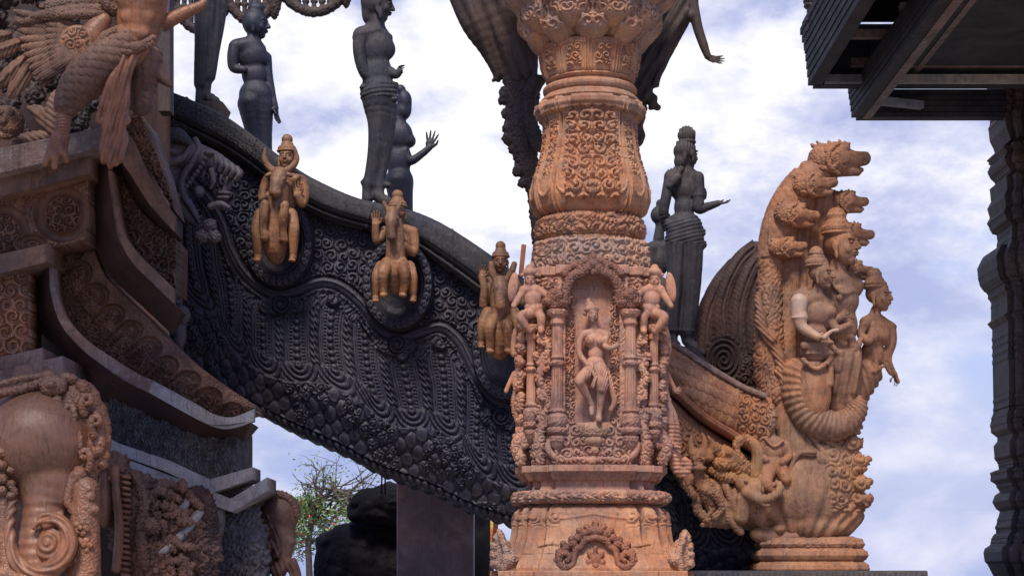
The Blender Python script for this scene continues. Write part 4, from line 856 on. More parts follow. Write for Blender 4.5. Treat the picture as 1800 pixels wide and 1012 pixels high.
# ================================================================== the many headed serpent prow at the foot of the stair
ND = 11.4; NS = ND / F
naga = thing('serpent_prow', 1425, 1003, ND, 'tan carved serpent with seven heads rising over a swelling base, foot of the stair', 'serpent sculpture')
def nsc(name, prims, mat='naga', vox=1.4, k=4, disp=None, noise=.5, parent=naga, d=ND): return sculpture(name, d, prims, M[mat], parent, vox=vox, k=k, disp=disp, noise=noise)
def serpent(x, y, o, s, ang=0, yaw=0):
    """head in profile looking right, s = length from nape to snout"""
    a = radians(ang); c, sn = cos(a), sin(a); zc = cos(radians(yaw)); zs = sin(radians(yaw))
    def P(u, v, w=0): # u forward, v up
        X = u * zc - w * zs; return (x + (X * c + v * sn) * s, y + (X * sn - v * c) * s, o + (w * zc + u * zs) * s)
    def C(a_, ra, b_, rb, k=None): return ('c', P(*a_), ra * s, P(*b_), rb * s, k)
    p = [C((-.25, -.02), .30, (.02, .0), .31), C((.05, .06), .26, (.36, .0), .17), C((.36, .02), .16, (.56, .05), .14), C((.0, -.17), .18, (.44, -.22), .085, s * .03), C((.44, -.22), .085, (.52, -.18), .05, 1)]
    for w in (-.17, .17):
        p += [C((.08, .19, w), .085, (.16, .19, w), .08, 1), C((.16, .20, w * 1.1), .05, (.17, .2, w * 1.2), .05, .5), C((-.02, .26, w), .06, (.22, .29, w), .035, 1), C((.56, .12, w * .5), .05, (.60, .13, w * .5), .04, 1)]
        p += [C((-.32, -.22, w * 1.3), .045, (-.12, -.25, w * 1.4), .05, 1), C((-.12, -.25, w * 1.4), .05, (.02, -.10, w * 1.5), .04, 1), C((-.20, .1, w * 1.4), .09, (-.1, -.02, w * 1.5), .08, 2)]
        for q in range(5): p.append(C((.18 + q * .075, -.10, w * (.75 - q * .08)), .028, (.18 + q * .075, -.155, w * (.75 - q * .08)), .012, .4))
    for q in range(7):
        t = q / 6; p.append(C((.22 - t * .62, .27 - .05 * t), .06, (.16 - t * .66, .37 - .10 * t + .04 * (q % 2)), .02, 1))
    # ruff behind the jaw and crest down the nape
    for w in (-.25, .25):
        p += chain([P(-.02, .26, w * .9) + (.045 * s,), P(-.17, .12, w * 1.2) + (.05 * s,), P(-.20, -.06, w * 1.25) + (.05 * s,), P(-.12, -.24, w * 1.1) + (.045 * s,), P(.05, -.32, w * .7) + (.035 * s,)], 1)
        p += chain([P(.06, -.02, w * 1.05) + (.05 * s,), P(.0, .08, w * 1.1) + (.05 * s,), P(-.08, .04, w * 1.15) + (.045 * s,), P(-.06, -.06, w * 1.15) + (.035 * s,)], 1)
        p += chain([P(.24, .10, w * .7) + (.045 * s,), P(.36, .07, w * .6) + (.035 * s,), P(.46, .12, w * .5) + (.04 * s,), P(.54, .10, w * .4) + (.035 * s,)], 1)
    # mouth slit
    for w in (-.14, .14): p.append(('C', P(.12, -.125, w * 1.6), .035 * s, P(.62, -.10, w * 1.1), .03 * s, .8))
    return p
# neck and hood
p = chain([(1368, 690, -10, 34), (1356, 640, -6, 30), (1352, 590, 0, 26), (1352, 540, 0, 23), (1354, 490, 0, 22), (1360, 440, 0, 26), (1372, 395, 0, 30), (1392, 352, 0, 31), (1418, 318, 0, 29), (1442, 296, 0, 27)])
p += chain([(1410, 660, -30, 40), (1420, 560, -32, 40), (1430, 470, -32, 36), (1440, 400, -30, 34), (1440, 350, -20, 30)]) + chain([(1470, 640, -40, 34), (1480, 540, -44, 30), (1484, 470, -40, 26)]) + chain([(1392, 660, -20, 34), (1390, 560, -22, 32), (1396, 470, -22, 32), (1410, 400, -22, 32)])
def neck_d(x, y, o, n):
    g = np.where(x > 1375, 1.6 * np.sin((x - 1375) * .42 + y * .02), 0) * (o < 20)
    return np.where((x < 1378) & (y > 455), 2.4 * flames(x, y * .8, 13, 4), np.where(x < 1398, 3.2 * scales(x + o * .5, y, 15), g))
nsc('serpent_hood', p, k=6, vox=1.5, disp=neck_d)
for (x, y, o, s, a) in ((1468, 282, 6, 88, 3), (1424, 331, 28, 64, -2), (1392, 384, 32, 64, 8), (1378, 440, 28, 54, 0), (1490, 352, -16, 58, 4), (1500, 408, -22, 60, 6), (1506, 470, -30, 52, 6)):
    p = serpent(x, y, o, s, a, 0)
    if x > 1480: p += chain([(x - s * .2, y, o, s * .2), (x - s * .5, y + s * .35, o - 4, s * .22), (x - s * .75, y + s * .9, o - 6, s * .2)])
    nsc('serpent_head', p, k=s * .05, vox=1.0 if s < 70 else 1.2, disp=lambda X, Y, o_, n, x=x, y=y, s=s: 1.3 * scrolls(X, Y, 11, 3, turn=1.2) * sst(x + s * .15, x - s * .05, X), noise=.3)
# swelling base and curled tail
def shell_d(x, y, o, n):
    r = np.hypot((x - 1400) * .8, y - 970); t = np.arctan2(x - 1398, 990 - y)
    h = 2.0 * np.sin(t * 24 + .01 * r) * sst(0, 30, r) * (y > 800) + 1.8 * vnoise(x, y, 14, 3)
    right = sst(1440, 1460, x - .25 * (y - 860)); h = h * (1 - right) + right * 4.2 * scrolls(x, y, 24, 7, turn=1.3) * (y < 900) + 1.6 * np.sin((x + y) * .28) * right * (y > 880)
    return h
p = [ell(1412, 862, -20, 100, 92, 74), ell(1440, 830, -20, 76, 80, 64), ell(1420, 925, -20, 84, 34, 62), ell(1340, 890, -12, 70, 46, 48, 12), ell(1460, 900, -20, 62, 48, 52)] + chain([(1400, 780, -20, 54), (1395, 700, -20, 46)]) + chain([(1440, 780, -30, 44), (1470, 720, -34, 34), (1490, 680, -38, 22)])
for (x, y, r) in ((1490, 783, 20), (1502, 815, 20), (1508, 850, 17), (1512, 880, 15), (1494, 755, 14)):
    p += [ell(x, y, 6, r, r * .9, 22)] + chain([(x, y, 10, r * .5), (x + r * .9, y - 4, 10, r * .3), (x + r * 1.2, y - 9, 8, 2)])
nsc('shell_base', p, 'naga_low', vox=1.7, k=8, disp=shell_d)
p = chain([(1398, 660, 22, 30), (1404, 700, 26, 32), (1424, 738, 30, 32), (1458, 752, 30, 27), (1490, 738, 26, 22), (1502, 716, 22, 19), (1492, 706, 18, 12)])
nsc('tail_fin', p, 'naga', vox=1.3, k=6, disp=lambda x, y, o, n: 1.0 * np.sin(np.arctan2(y - 690, x - 1465) * 42))
# scrolling bands around the base
p = chain([(1425, 775, 32, 5), (1442, 800, 36, 6), (1462, 850, 32, 6), (1478, 890, 22, 5), (1470, 925, 18, 5)]) + chain([(1420, 770, 34, 5), (1450, 778, 32, 5), (1478, 800, 26, 5), (1496, 830, 12, 5)])
p += [ell(1345, 942, 16, 30, 16, 20, 10), ell(1388, 944, 20, 24, 13, 18, -8), ell(1365, 930, 24, 14, 10, 14), ell(1438, 812, 42, 10, 10, 7), ell(1412, 830, 44, 11, 17, 7)] + chain([(1372, 880, 34, 4), (1382, 830, 42, 4), (1398, 800, 46, 4), (1425, 798, 46, 4)])
for t in np.linspace(0, 1, 9): p += [ell(1452 + 18 * t - 6 * sin(t * 7), 842 + 60 * t, 42 - 14 * t, 6, 7, 5)]
nsc('shell_scroll', p, 'naga_low', vox=1.2, k=3)
# moulded pedestal
pd_ = [(1008, 92), (1005, 96), (1000, 99), (992, 97), (988, 92), (986, 88), (983, 93), (976, 97), (969, 95), (965, 88), (963, 84), (961, 88), (956, 91), (948, 86), (944, 70)]
pr = np.array(pd_, float); t = np.linspace(0, 1, 120); cs = np.linspace(0, 1, len(pr)); ys = np.interp(t, cs, pr[:, 0])[:, None]; rs = np.interp(t, cs, pr[:, 1])[:, None]
pl = sample_closed(oct_plan(.75), .02); X = 1424 + rs * pl[None, :, 0]; O = -24 + rs * .75 * pl[None, :, 1]; Y = ys + 0 * X
relief('pedestal', PXA(X, Y, O, ND), 1.6 * flames(X + O, Y, 16, 3) * NS * ((Y < 966)) + 0 * X + .8 * NS * vnoise(X, Y, 10, 2), M['naga'], naga, closed=True, flip=True, caps=True)
# orange scaled body running down to the prow, with its tan mouldings
def band(name, top, bot, o0, bulge, hf, mat, depth=.35, nu=420, nv=130, d=ND, par=naga):
    top = smoothpath(top, 20); bot = smoothpath(bot, 20); t = np.linspace(0, 1, nu); k1 = np.linspace(0, 1, len(top)); k2 = np.linspace(0, 1, len(bot))
    tx, ty = np.interp(t, k1, top[:, 0]), np.interp(t, k1, top[:, 1]); bx, by = np.interp(t, k2, bot[:, 0]), np.interp(t, k2, bot[:, 1]); v = np.linspace(0, 1, nv)[:, None]
    X = tx + (bx - tx) * v; Y = ty + (by - ty) * v; arc = np.cumsum(np.hypot(np.gradient((tx + bx) / 2), np.gradient((ty + by) / 2)))[None, :] + 0 * X
    wd = np.hypot(bx - tx, by - ty)[None, :] * v
    O = o0 + bulge * np.sqrt(np.clip(1 - (2 * v - 1) ** 2, 0, 1)) + 0 * X
    return relief(name, PXA(X, Y, O, d), hf(X, Y, arc, wd, v) * d / F, M[mat], par, sides=depth)
band('serpent_body', [(1120, 582), (1185, 612), (1240, 648), (1300, 684), (1352, 704)], [(1110, 640), (1170, 672), (1230, 728), (1300, 772), (1345, 800)], 20, 26,
     lambda X, Y, a, w, v: np.where(v < .10, 3, np.where(X > 1292 + (Y - 740) * -.05, 3 + 4.5 * scrolls(X, Y, 17, 4, turn=1.3), 8.0 * scales(Y * .85 + X * .3, -X + Y * .3, 19))) + 2 * np.exp(-((X - 1290) / 2.5) ** 2), 'naga')
band('body_coping', [(1120, 578), (1185, 608), (1240, 643), (1300, 679), (1342, 696)], [(1118, 585), (1182, 617), (1236, 652), (1298, 688), (1340, 705)], 46, 3, lambda X, Y, a, w, v: .8 * vnoise(X, Y, 5, 2), 'beambrown', depth=.5)
band('dark_moulding', [(1100, 636), (1170, 668), (1230, 722), (1300, 766), (1340, 792)], [(1100, 652), (1170, 690), (1230, 742), (1300, 786), (1340, 812)], 30, 18, lambda X, Y, a, w, v: .8 * vnoise(X, Y, 7, 2) - 2 * np.exp(-((v - .4) / .06) ** 2), 'pillar_dark')
band('leaf_band', [(1100, 650), (1170, 692), (1230, 744), (1300, 790), (1340, 816)], [(1100, 740), (1160, 780), (1200, 850), (1250, 890), (1320, 900)], 8, 16, lambda X, Y, a, w, v: 5 * scrolls(X, Y, 19, 14, turn=1.3) * sst(.2, .25, v) + 3.5 * beads(a, w - 20, 8, 4) + 3 * np.exp(-((v - .08) / .05) ** 2), 'naga_low')
# horned demon face, upturned bird beak and little elephant at the left of the base
p = head(1222, 812, 46, 44, yaw=-20, nod=5, ears=False, k=2) + chain([(1212, 798, 48, 7), (1209, 778, 50, 4.5), (1212, 768, 52, 1)]) + chain([(1232, 798, 48, 7), (1233, 776, 50, 4.5), (1229, 764, 52, 1)]) + chain([(1243, 806, 46, 8), (1248, 784, 46, 6), (1240, 770, 46, 2)])
p += [ell(1224, 826, 62, 12, 5, 6), ell(1214, 810, 64, 4, 4, 4), ell(1230, 810, 64, 4, 4, 4)] + chain([(1224, 838, 40, 12), (1236, 862, 40, 15), (1250, 890, 36, 14)]) + chain([(1236, 862, 50, 8), (1252, 872, 56, 7), (1262, 895, 54, 5), (1250, 910, 54, 5)]) + chain([(1208, 842, 44, 9), (1204, 856, 46, 7), (1214, 872, 48, 6)])
p += chain([(1225, 870, 36, 9), (1222, 895, 36, 8), (1240, 915, 40, 8)])
nsc('demon', p, 'naga_low', vox=1.1, k=4, disp=lambda x, y, o, n: 2.2 * flames(x, y, 11, 4) * (y > 836))
p = chain([(1300, 880, 20, 34), (1278, 905, 26, 24), (1256, 916, 34, 12), (1234, 922, 38, 5), (1228, 924, 40, 2)]) + chain([(1268, 898, 36, 9), (1250, 896, 44, 6), (1240, 908, 46, 3)]) + [ell(1276, 890, 46, 8, 6, 6)]
p += chain([(1250, 850, 34, 9), (1262, 880, 42, 8), (1280, 915, 44, 8), (1296, 935, 40, 7)]) + chain([(1266, 840, 34, 8), (1276, 870, 46, 7), (1292, 905, 48, 7)])
nsc('beak', p, 'naga_low', vox=1.2, k=4, disp=lambda x, y, o, n: 1.2 * beads(y, (x - 1280) % 14 - 7, 6, 3))
p = [ell(1316, 862, 44, 26, 22, 24), ell(1300, 850, 54, 14, 16, 12), ell(1330, 850, 56, 10, 16, 5, 20)] + chain([(1308, 868, 60, 13), (1328, 880, 66, 10), (1348, 876, 66, 8), (1362, 862, 64, 7), (1358, 852, 62, 5.5), (1350, 856, 62, 4)]) + [ell(1303, 848, 68, 3.5, 3, 3, 0, .6)]
p += chain([(1318, 874, 66, 3.5), (1332, 890, 70, 3), (1344, 890, 70, 1.5)]) + chain([(1300, 880, 50, 14), (1296, 910, 46, 14)])
nsc('small_elephant', p, 'naga_low', vox=1.1, k=3, disp=lambda x, y, o, n: .7 * np.sin(x * .9) * (x > 1326))
p = chain([(1322, 836, 40, 13), (1328, 805, 42, 12), (1318, 782, 44, 10), (1300, 775, 46, 8), (1288, 786, 48, 6), (1292, 798, 50, 4)]) + chain([(1262, 800, 36, 16), (1282, 810, 40, 18), (1300, 826, 40, 16)]) + [ell(1276, 800, 56, 6, 5, 5), ell(1262, 818, 52, 14, 9, 10, 20), ell(1254, 792, 48, 8, 12, 8, -20)]
p += chain([(1250, 828, 40, 8), (1268, 838, 44, 9), (1290, 842, 44, 9)])
nsc('makara_head', p, 'naga_low', vox=1.1, k=3, disp=lambda x, y, o, n: 3.0 * flames(x, y, 12, 3) * (x < 1312))
# little seated attendant
p = head(1350, 748, 40, 32, yaw=-14, k=1.6) + crown(1350, 732, 38, .78)
p += chain([(1351, 762, 38, 6), (1352, 772, 36, 8)]) + chain([(1336, 782, 36, 9), (1356, 779, 36, 11), (1374, 784, 34, 9)]) + [ell(1354, 795, 36, 20, 20, 15), ell(1354, 820, 38, 21, 17, 17)] + chain([(1335, 784, 38, 8), (1330, 800, 42, 7), (1340, 812, 52, 6)]) + chain([(1376, 786, 38, 8), (1380, 804, 42, 7), (1366, 816, 52, 6)])
p += chain([(1345, 826, 44, 14), (1340, 850, 56, 11), (1352, 864, 54, 9)]) + chain([(1366, 826, 42, 13), (1374, 845, 50, 10)]) + chain([(1340, 776, 48, 2.5), (1354, 788, 53, 2.5), (1370, 777, 48, 2.5)])
o = sculpture('attendant_statue', ND, p, M['naga'], None, vox=1.0, k=3, noise=.4, base=(1352, 860)); prop(o, 'small crowned child figure seated beside the swelling base of the serpent', 'statue')
# curled leaf ornament on the back of the neck, left
p = chain([(1372, 660, 24, 10), (1366, 630, 26, 10), (1350, 600, 26, 10), (1336, 580, 26, 9), (1330, 560, 24, 7), (1336, 548, 24, 5), (1344, 554, 24, 4)]) + chain([(1340, 575, 28, 6), (1332, 545, 24, 7), (1330, 528, 20, 7), (1334, 515, 20, 4)]) + chain([(1345, 590, 32, 6), (1354, 600, 34, 8), (1352, 590, 34, 4)])
p += chain([(1380, 700, 26, 9), (1374, 670, 26, 8), (1362, 655, 26, 5)])
nsc('leaf_curl', p, vox=1.2, k=3, disp=lambda x, y, o, n: .8 * np.sin((x - y) * .7))
# ---- crowned figures in front of the hood
def tiara(x, y, o, s):
    return [ell(x, y, o, 21 * s, 9 * s, 20 * s), ell(x, y + 7 * s, o + 1, 22 * s, 4 * s, 21 * s, 0, 1), ell(x, y - 8 * s, o, 15 * s, 8 * s, 15 * s), ell(x - 1, y - 17 * s, o, 13 * s, 9 * s, 13 * s, 0, 1.5), ell(x - 1, y - 24 * s, o, 9 * s, 5 * s, 9 * s)]
tdisp = lambda y0, y1: (lambda x, y, o, n: 1.4 * beads(x + o, fr((y - y0) / 6.) * 2 - 1, 5, 1.2) * (y < y1) + .5 * vnoise(x, y, 6, 2))
p = head(1474, 440, 34, 70, yaw=52, nod=-6, k=2.4) + tiara(1466, 408, 30, 1.25)
p += chain([(1468, 468, 26, 13), (1466, 486, 24, 15)]) + chain([(1440, 505, 30, 17), (1466, 494, 22, 20), (1500, 505, 8, 17)]) + [ell(1470, 530, 22, 36, 36, 24), ell(1474, 575, 20, 30, 40, 22), ell(1478, 630, 14, 36, 40, 25)] + chain([(1478, 640, 14, 36), (1480, 700, 6, 30), (1476, 745, 0, 22)])
p += chain([(1438, 508, 34, 13), (1430, 545, 38, 12), (1440, 575, 46, 10), (1470, 565, 54, 8)]) + hand((1468, 566, 54), (.7, -.8, .1), (-.3, 0, 1), 27, .5)
p += chain([(1440, 590, 44, 5), (1460, 622, 46, 6), (1490, 625, 40, 6), (1508, 600, 30, 5)]) + chain([(1490, 600, 40, 7), (1498, 640, 40, 8), (1494, 690, 34, 8)]) + chain([(1450, 500, 44, 3), (1472, 522, 50, 4), (1496, 516, 34, 3)]) + [ell(1462, 650, 42, 12, 9, 6), ell(1468, 530, 48, 5, 5, 4)]
p += chain([(1466, 610, 36, 6), (1460, 690, 34, 5)])
o = sculpture('crowned_deity', ND, p, M['naga'], None, vox=1.3, k=5, disp=lambda x, y, o, n: np.where(y < 416, 1.6 * beads(x + o, fr((y - 3) / 7.) * 2 - 1, 6, 1.2), 2.0 * np.sin(x * .36 + y * .06) * (y > 620) + 1.4 * beads(x, (y - 612) / 5., 6, 1) + 1.2 * beads(x + y * .3, (y - 512 - .2 * np.abs(x - 1470)) / 5., 6, 1)), base=(1478, 760))
prop(o, 'tallest crowned deity standing under the serpent heads, between two crowned women', 'statue')
p = head(1434, 494, 62, 50, yaw=55, nod=-4, k=2) + tiara(1426, 471, 58, .92)
p += chain([(1430, 514, 56, 9), (1426, 528, 54, 11)]) + chain([(1398, 540, 56, 13), (1426, 532, 52, 14), (1450, 542, 44, 11)]) + [ell(1428, 558, 52, 27, 25, 18), ell(1450, 556, 58, 11, 11, 12), ell(1424, 596, 50, 22, 26, 17), ell(1426, 622, 48, 27, 20, 20), ell(1424, 690, 44, 30, 60, 24)]
p += [ell(1398, 524, 50, 14, 8, 10, -20), ell(1405, 518, 50, 9, 7, 8)]
p += chain([(1446, 546, 50, 8), (1452, 570, 54, 8), (1462, 586, 60, 7), (1480, 580, 64, 5.5)]) + hand((1480, 580, 64), (.6, -.7, .2), (0, 0, 1), 20, .6)
p += chain([(1402, 640, 64, 4), (1424, 656, 70, 4), (1448, 640, 64, 4)]) + chain([(1450, 628, 56, 6), (1450, 680, 56, 6)]) + chain([(1402, 615, 64, 5), (1450, 610, 62, 5)])
o = sculpture('crowned_woman', ND, p, M['naga'], None, vox=1.1, k=4, disp=lambda x, y, o, n: np.where(y < 478, 1.4 * beads(x + o, fr((y - 3) / 6.) * 2 - 1, 5, 1.2), 1.3 * np.exp(-(fr((y - 606) / 9.) - .5) ** 2 / .03) * ((y > 602) & (y < 650))), base=(1424, 740))
prop(o, 'crowned woman with one pale forearm holding a ladle, in front of the tallest deity', 'statue'); wom = o
p = chain([(1395, 540, 64, 15), (1394, 560, 66, 13), (1396, 566, 66, 13.5), (1398, 580, 68, 10), (1406, 590, 72, 9), (1424, 602, 80, 7)]) + [ell(1395, 568, 66, 14.5, 4, 14)] + hand((1422, 601, 80), (1, .1, 0), (0, -.9, .3), 26, .7, .12, -1) + chain([(1434, 604, 90, 5), (1446, 594, 92, 3), (1456, 592, 92, 3.5)])
sculpture('arm', ND, p, M['skinlight'], wom, vox=1.0, k=2.5, noise=.3)
p = head(1545, 522, 0, 54, yaw=50, nod=0, k=2) + tiara(1538, 499, -2, .95)
p += chain([(1540, 545, -4, 9), (1538, 558, -6, 11)]) + chain([(1522, 566, -2, 11), (1540, 562, -6, 13), (1560, 572, -12, 12)]) + [ell(1542, 585, -4, 26, 24, 19), ell(1552, 592, 8, 11, 11, 11), ell(1532, 592, 14, 11, 11, 10), ell(1535, 622, -6, 21, 28, 18), ell(1522, 655, -8, 30, 28, 24)] + chain([(1520, 660, -8, 29), (1500, 700, -10, 24), (1485, 728, -14, 18)])
p += chain([(1566, 575, -8, 11), (1568, 600, -6, 9.5), (1560, 628, -2, 8), (1566, 650, 0, 6.5), (1572, 658, 2, 6.5)]) + hand((1571, 656, 2), (.3, 1, 0), (-1, 0, .4), 25, .25)
p += chain([(1520, 568, 10, 8), (1510, 590, 16, 7), (1524, 602, 24, 6)]) + [ell(1520, 600, 22, 9, 9, 8)]
p += chain([(1512, 640, 14, 4), (1530, 655, 18, 4), (1550, 645, 10, 4)])
o = sculpture('crowned_woman', ND, p, M['naga'], None, vox=1.1, k=4, disp=lambda x, y, o, n: np.where(y < 506, 1.4 * beads(x + o, fr((y - 3) / 6.) * 2 - 1, 5, 1.2), 1.6 * np.sin(x * .5 - y * .2) * (y > 635) + 1.2 * beads(x, (y - 572) / 4., 5, 1)), base=(1500, 740))
prop(o, 'crowned woman at the far right of the serpent prow, one arm hanging over open sky', 'statue')
# ================================================================== dark brown ribbed hood standing behind the prow
fan = thing('ribbed_hood', 1300, 700, 12.1, 'dark brown carved hood of tall nested ribs with a round spiral, behind the serpent prow', 'carving')
ribs = [(1248, 600, 22, [(1252, 660), (1240, 600), (1246, 550), (1268, 500), (1292, 468)]), (1275, 600, 20, [(1282, 640), (1268, 560), (1276, 510), (1300, 462), (1325, 438)]), (0, 0, 20, [(1305, 660), (1296, 580), (1300, 530), (1318, 480), (1340, 448)]), (0, 0, 20, [(1332, 680), (1326, 600), (1330, 540), (1342, 500), (1362, 470)]), (0, 0, 20, [(1360, 690), (1356, 620), (1358, 560), (1372, 520), (1392, 500)])]
for i, (a_, b_, r, pts) in enumerate(ribs):
    sp = smoothpath(pts, 4); P_ = chain([(x, y, i * 7 - 8, r * (1 - .35 * j / len(sp))) for j, (x, y) in enumerate(sp)])
    sculpture('rib', 12.1, P_, M['fan'], fan, vox=1.4, k=4, disp=lambda x, y, o, n, i=i: 2.6 * scales(x + 5 * i, y, 9) * (np.abs(n[:, 0] - .1) > .25) + 1.8 * np.exp(-((np.abs(n[:, 0]) - .2) / .1) ** 2))
P_ = [ell(1268, 636, 34, 32, 44, 10), ell(1300, 660, 30, 34, 34, 12), ell(1345, 650, 30, 34, 50, 14), ell(1330, 690, 20, 50, 24, 16)]
sculpture('spiral', 12.1, P_, M['fan'], fan, vox=1.3, k=4, disp=lambda x, y, o, n: np.where(np.hypot((x - 1268) * 1.25, y - 636) < 40, 3.0 * np.cos(np.hypot((x - 1268) * 1.25, y - 636) * .62 + np.arctan2(y - 636, x - 1268)), 5 * scrolls(x, y, 17, 4, turn=1.3)))
# ================================================================== right hand pavilion: eaves and dark column
CD = 13.0; CS = CD / F
col = thing('carved_column', 1850, 1016, CD, 'near black carved column of stacked mouldings at the right edge, holding up the eaves', 'column')
def h_col(u, y, ux, uo, r):
    return 1.5 * scrolls(u, y, 15, 4, turn=1.2) * (np.sin(y / 17.) > .1) * (np.abs(ux) < .9) + .6 * np.sign(np.sin(y * .45)) * (np.sin(y / 17.) <= .1)
PXo, PDo, PSo = PX, PD, PS
PX, PD, PS = 1868.0, CD, CS
cp = [(1040, 128), (1012, 108), (990, 118), (986, 122), (970, 124), (962, 122), (955, 112), (945, 112), (935, 104), (925, 105), (905, 100), (897, 98), (892, 104), (880, 110), (868, 106), (862, 98), (850, 104), (842, 112), (828, 113), (822, 100), (812, 100), (805, 106), (780, 108), (772, 102), (765, 102), (756, 112), (740, 113), (727, 110), (718, 108), (600, 110), (572, 110), (562, 118), (556, 112), (540, 112), (521, 112), (516, 117), (506, 117), (500, 126), (484, 132), (462, 134), (448, 128), (441, 124), (437, 104), (420, 102), (404, 102), (396, 112), (384, 118), (372, 114), (356, 118), (344, 112), (322, 114), (312, 104), (302, 112), (290, 118), (280, 112), (270, 118), (258, 106), (250, 108), (236, 114), (215, 116), (195, 112), (150, 118), (60, 124), (-60, 128)]
loft('shaft', cp, full_plan([(.57, 1), (.57, .86), (.80, .86), (.80, .72), (.92, .72), (.92, .5), (1, .5)]), M['deep'], h_col, dv=1.6, step=.016, parent=col)
PX, PD, PS = PXo, PDo, PSo
eav = thing('pavilion_eaves', 1650, 210, 12.6, 'dark timber underside of pavilion eaves with crossing beams, top right corner', 'roof')
zt = ZC + 808 * 12.8 / F          # underside of the lower tier
x0 = (1508 - 900) * 12.8 / F; y0 = 12.8; xr = 5.6
def slab(name, xa, xb, ya, yb, za, zb, mat, par=eav): m_ = MB(); m_.box(((xa + xb) / 2, (ya + yb) / 2, (za + zb) / 2), (xb - xa, yb - ya, zb - za)); return m_.build(name, M[mat], par)
# lower tier: back fascia, side fascia of stacked boards, ceiling panel
def tier(xl, yb, z, yf, xrr, hgt, n, k0):
    ob = MB()
    for i in range(n):
        off = .011 * i; hh = hgt / n
        ob.box(((xl + xrr) / 2 - off / 2, yb + .03 + off * .6, z + hh * (i + .5)), (xrr - xl + off, .10, hh * .86))
        ob.box((xl - off * .5, (yf + yb) / 2, z + hh * (i + .5)), (.09, yb - yf, hh * .86))
    ob.build('fascia', M['roofdark'], eav)
    m_ = MB(); m_.box(((xl + xrr) / 2, (yf + yb) / 2, z + hgt + .02), (xrr - xl, yb - yf, .04)); m_.build('ceiling_panel', M['roofdark'], eav)
tier(x0, y0, zt, 9.2, xr, .20, 5, 0)
z1 = zt + .075; x1 = (1432 - 900) * 12.45 / F; y1 = 12.45; z1 = ZC + 864 * 12.45 / F
tier(x1, y1 - .0, z1, 9.3, xr, .42, 8, 1)
bm = MB()
bm.box((x0 + .06, 11.0, zt + .03), (.055, 3.6, .07)); bm.build('beam', M['beambrown'], eav)
bm = MB(); bm.box((x0 + .30, 11.3, z1 + .10), (.04, 2.4, .06)); bm.build('beam', M['beambrown'], eav)
for yy, zz, xa, w_ in ((12.35, z1 + .02, x1 + .05, .06), (12.25, z1 + .10, x1 + .2, .05), (11.75, z1 + .14, x1 + .05, .05), (11.2, z1 + .14, x1 + .3, .05), (10.75, z1 + .10, x1 + .05, .08)):
    bm = MB(); bm.box(((xa + xr) / 2, yy, zz), (xr - xa, w_, .05)); bm.build('beam', M['beam' if w_ == .06 else 'beambrown'], eav)
bm = MB(); bm.box((x0 + .22, 12.62, zt + .06), (.40, .05, .05), rz=.35); bm.build('bracket', M['beam'], eav)
# carved drip ornament at the left end of the eaves
p = chain([(1418, -60, 20, 26), (1424, -10, 20, 18), (1430, 25, 20, 14), (1434, 60, 20, 12), (1438, 84, 20, 5)]) + chain([(1440, -50, 26, 20), (1448, -5, 26, 15), (1450, 35, 26, 10), (1446, 62, 26, 6)]) + [ell(1424, 45, 20, 9, 14, 10), ell(1455, -20, 28, 18, 26, 12)]
sculpture('corner_carving', 12.3, p, M['deep'], eav, vox=1.6, k=4, disp=lambda x, y, o, n: 4 * flames(x, y, 14, 3))
# ================================================================== the brown temple at the left
def ruled(name, top, bot, hf, mat, d, depth=.3, nu=360, nv=80, par=None, sm=True, back=True):
    t = np.linspace(0, 1, nu); T = smoothpath(top, 14) if sm else np.array(top, float); B = smoothpath(bot, 14) if sm else np.array(bot, float)
    if sm is False:
        kT = np.linspace(0, 1, len(T)); kB = np.linspace(0, 1, len(B))
    else: kT = np.linspace(0, 1, len(T)); kB = np.linspace(0, 1, len(B))
    a = [np.interp(t, kT, T[:, i]) for i in range(3)]; b = [np.interp(t, kB, B[:, i]) for i in range(3)]; v = np.linspace(0, 1, nv)[:, None]
    X, Y, O = [a[i] + (b[i] - a[i]) * v for i in range(3)]
    arc = np.cumsum(np.sqrt(np.gradient(a[0]) ** 2 + np.gradient(a[1]) ** 2))[None, :] + 0 * X; wd = np.hypot(b[0] - a[0], b[1] - a[1])[None, :] * v
    P = np.stack([(X - 900) * (d - O * d / F) / F, d - O * d / F, ZC + (HZ - Y) * (d - O * d / F) / F], -1)
    n = np.cross(P[0, -1] - P[0, 0], P[-1, 0] - P[0, 0]); flip = bool(n[1] > 0)
    h = hf(X, Y, arc, wd, v) * d / F if hf else 0 * X
    return relief(name, P, h, M[mat], par, flip=flip, sides=depth)
plainh = lambda X, Y, a, w, v: .9 * vnoise(a, w * 4, 13, 2) + .5 * vnoise(X, Y, 5, 4)
TD = 9.6
tem = thing('temple', 60, 1016, 10.0, 'brown carved temple of stepped curving cornices filling the left edge', 'temple')
# solid body of the building behind its carved skin
mb = MB(); q = [(-300, -260), (300, -260), (300, 170), (298, 420), (298, 640), (345, 690), (412, 748), (412, 1060), (-300, 1060)]
mb.prism(ppt([(x, y, 0) for x, y in q], 10.35), ppt([(x - (5 if x > 0 else 0), y, 0) for x, y in q], 11.6)); mb.build('wall', M['maroon'], tem)
A0 = 150
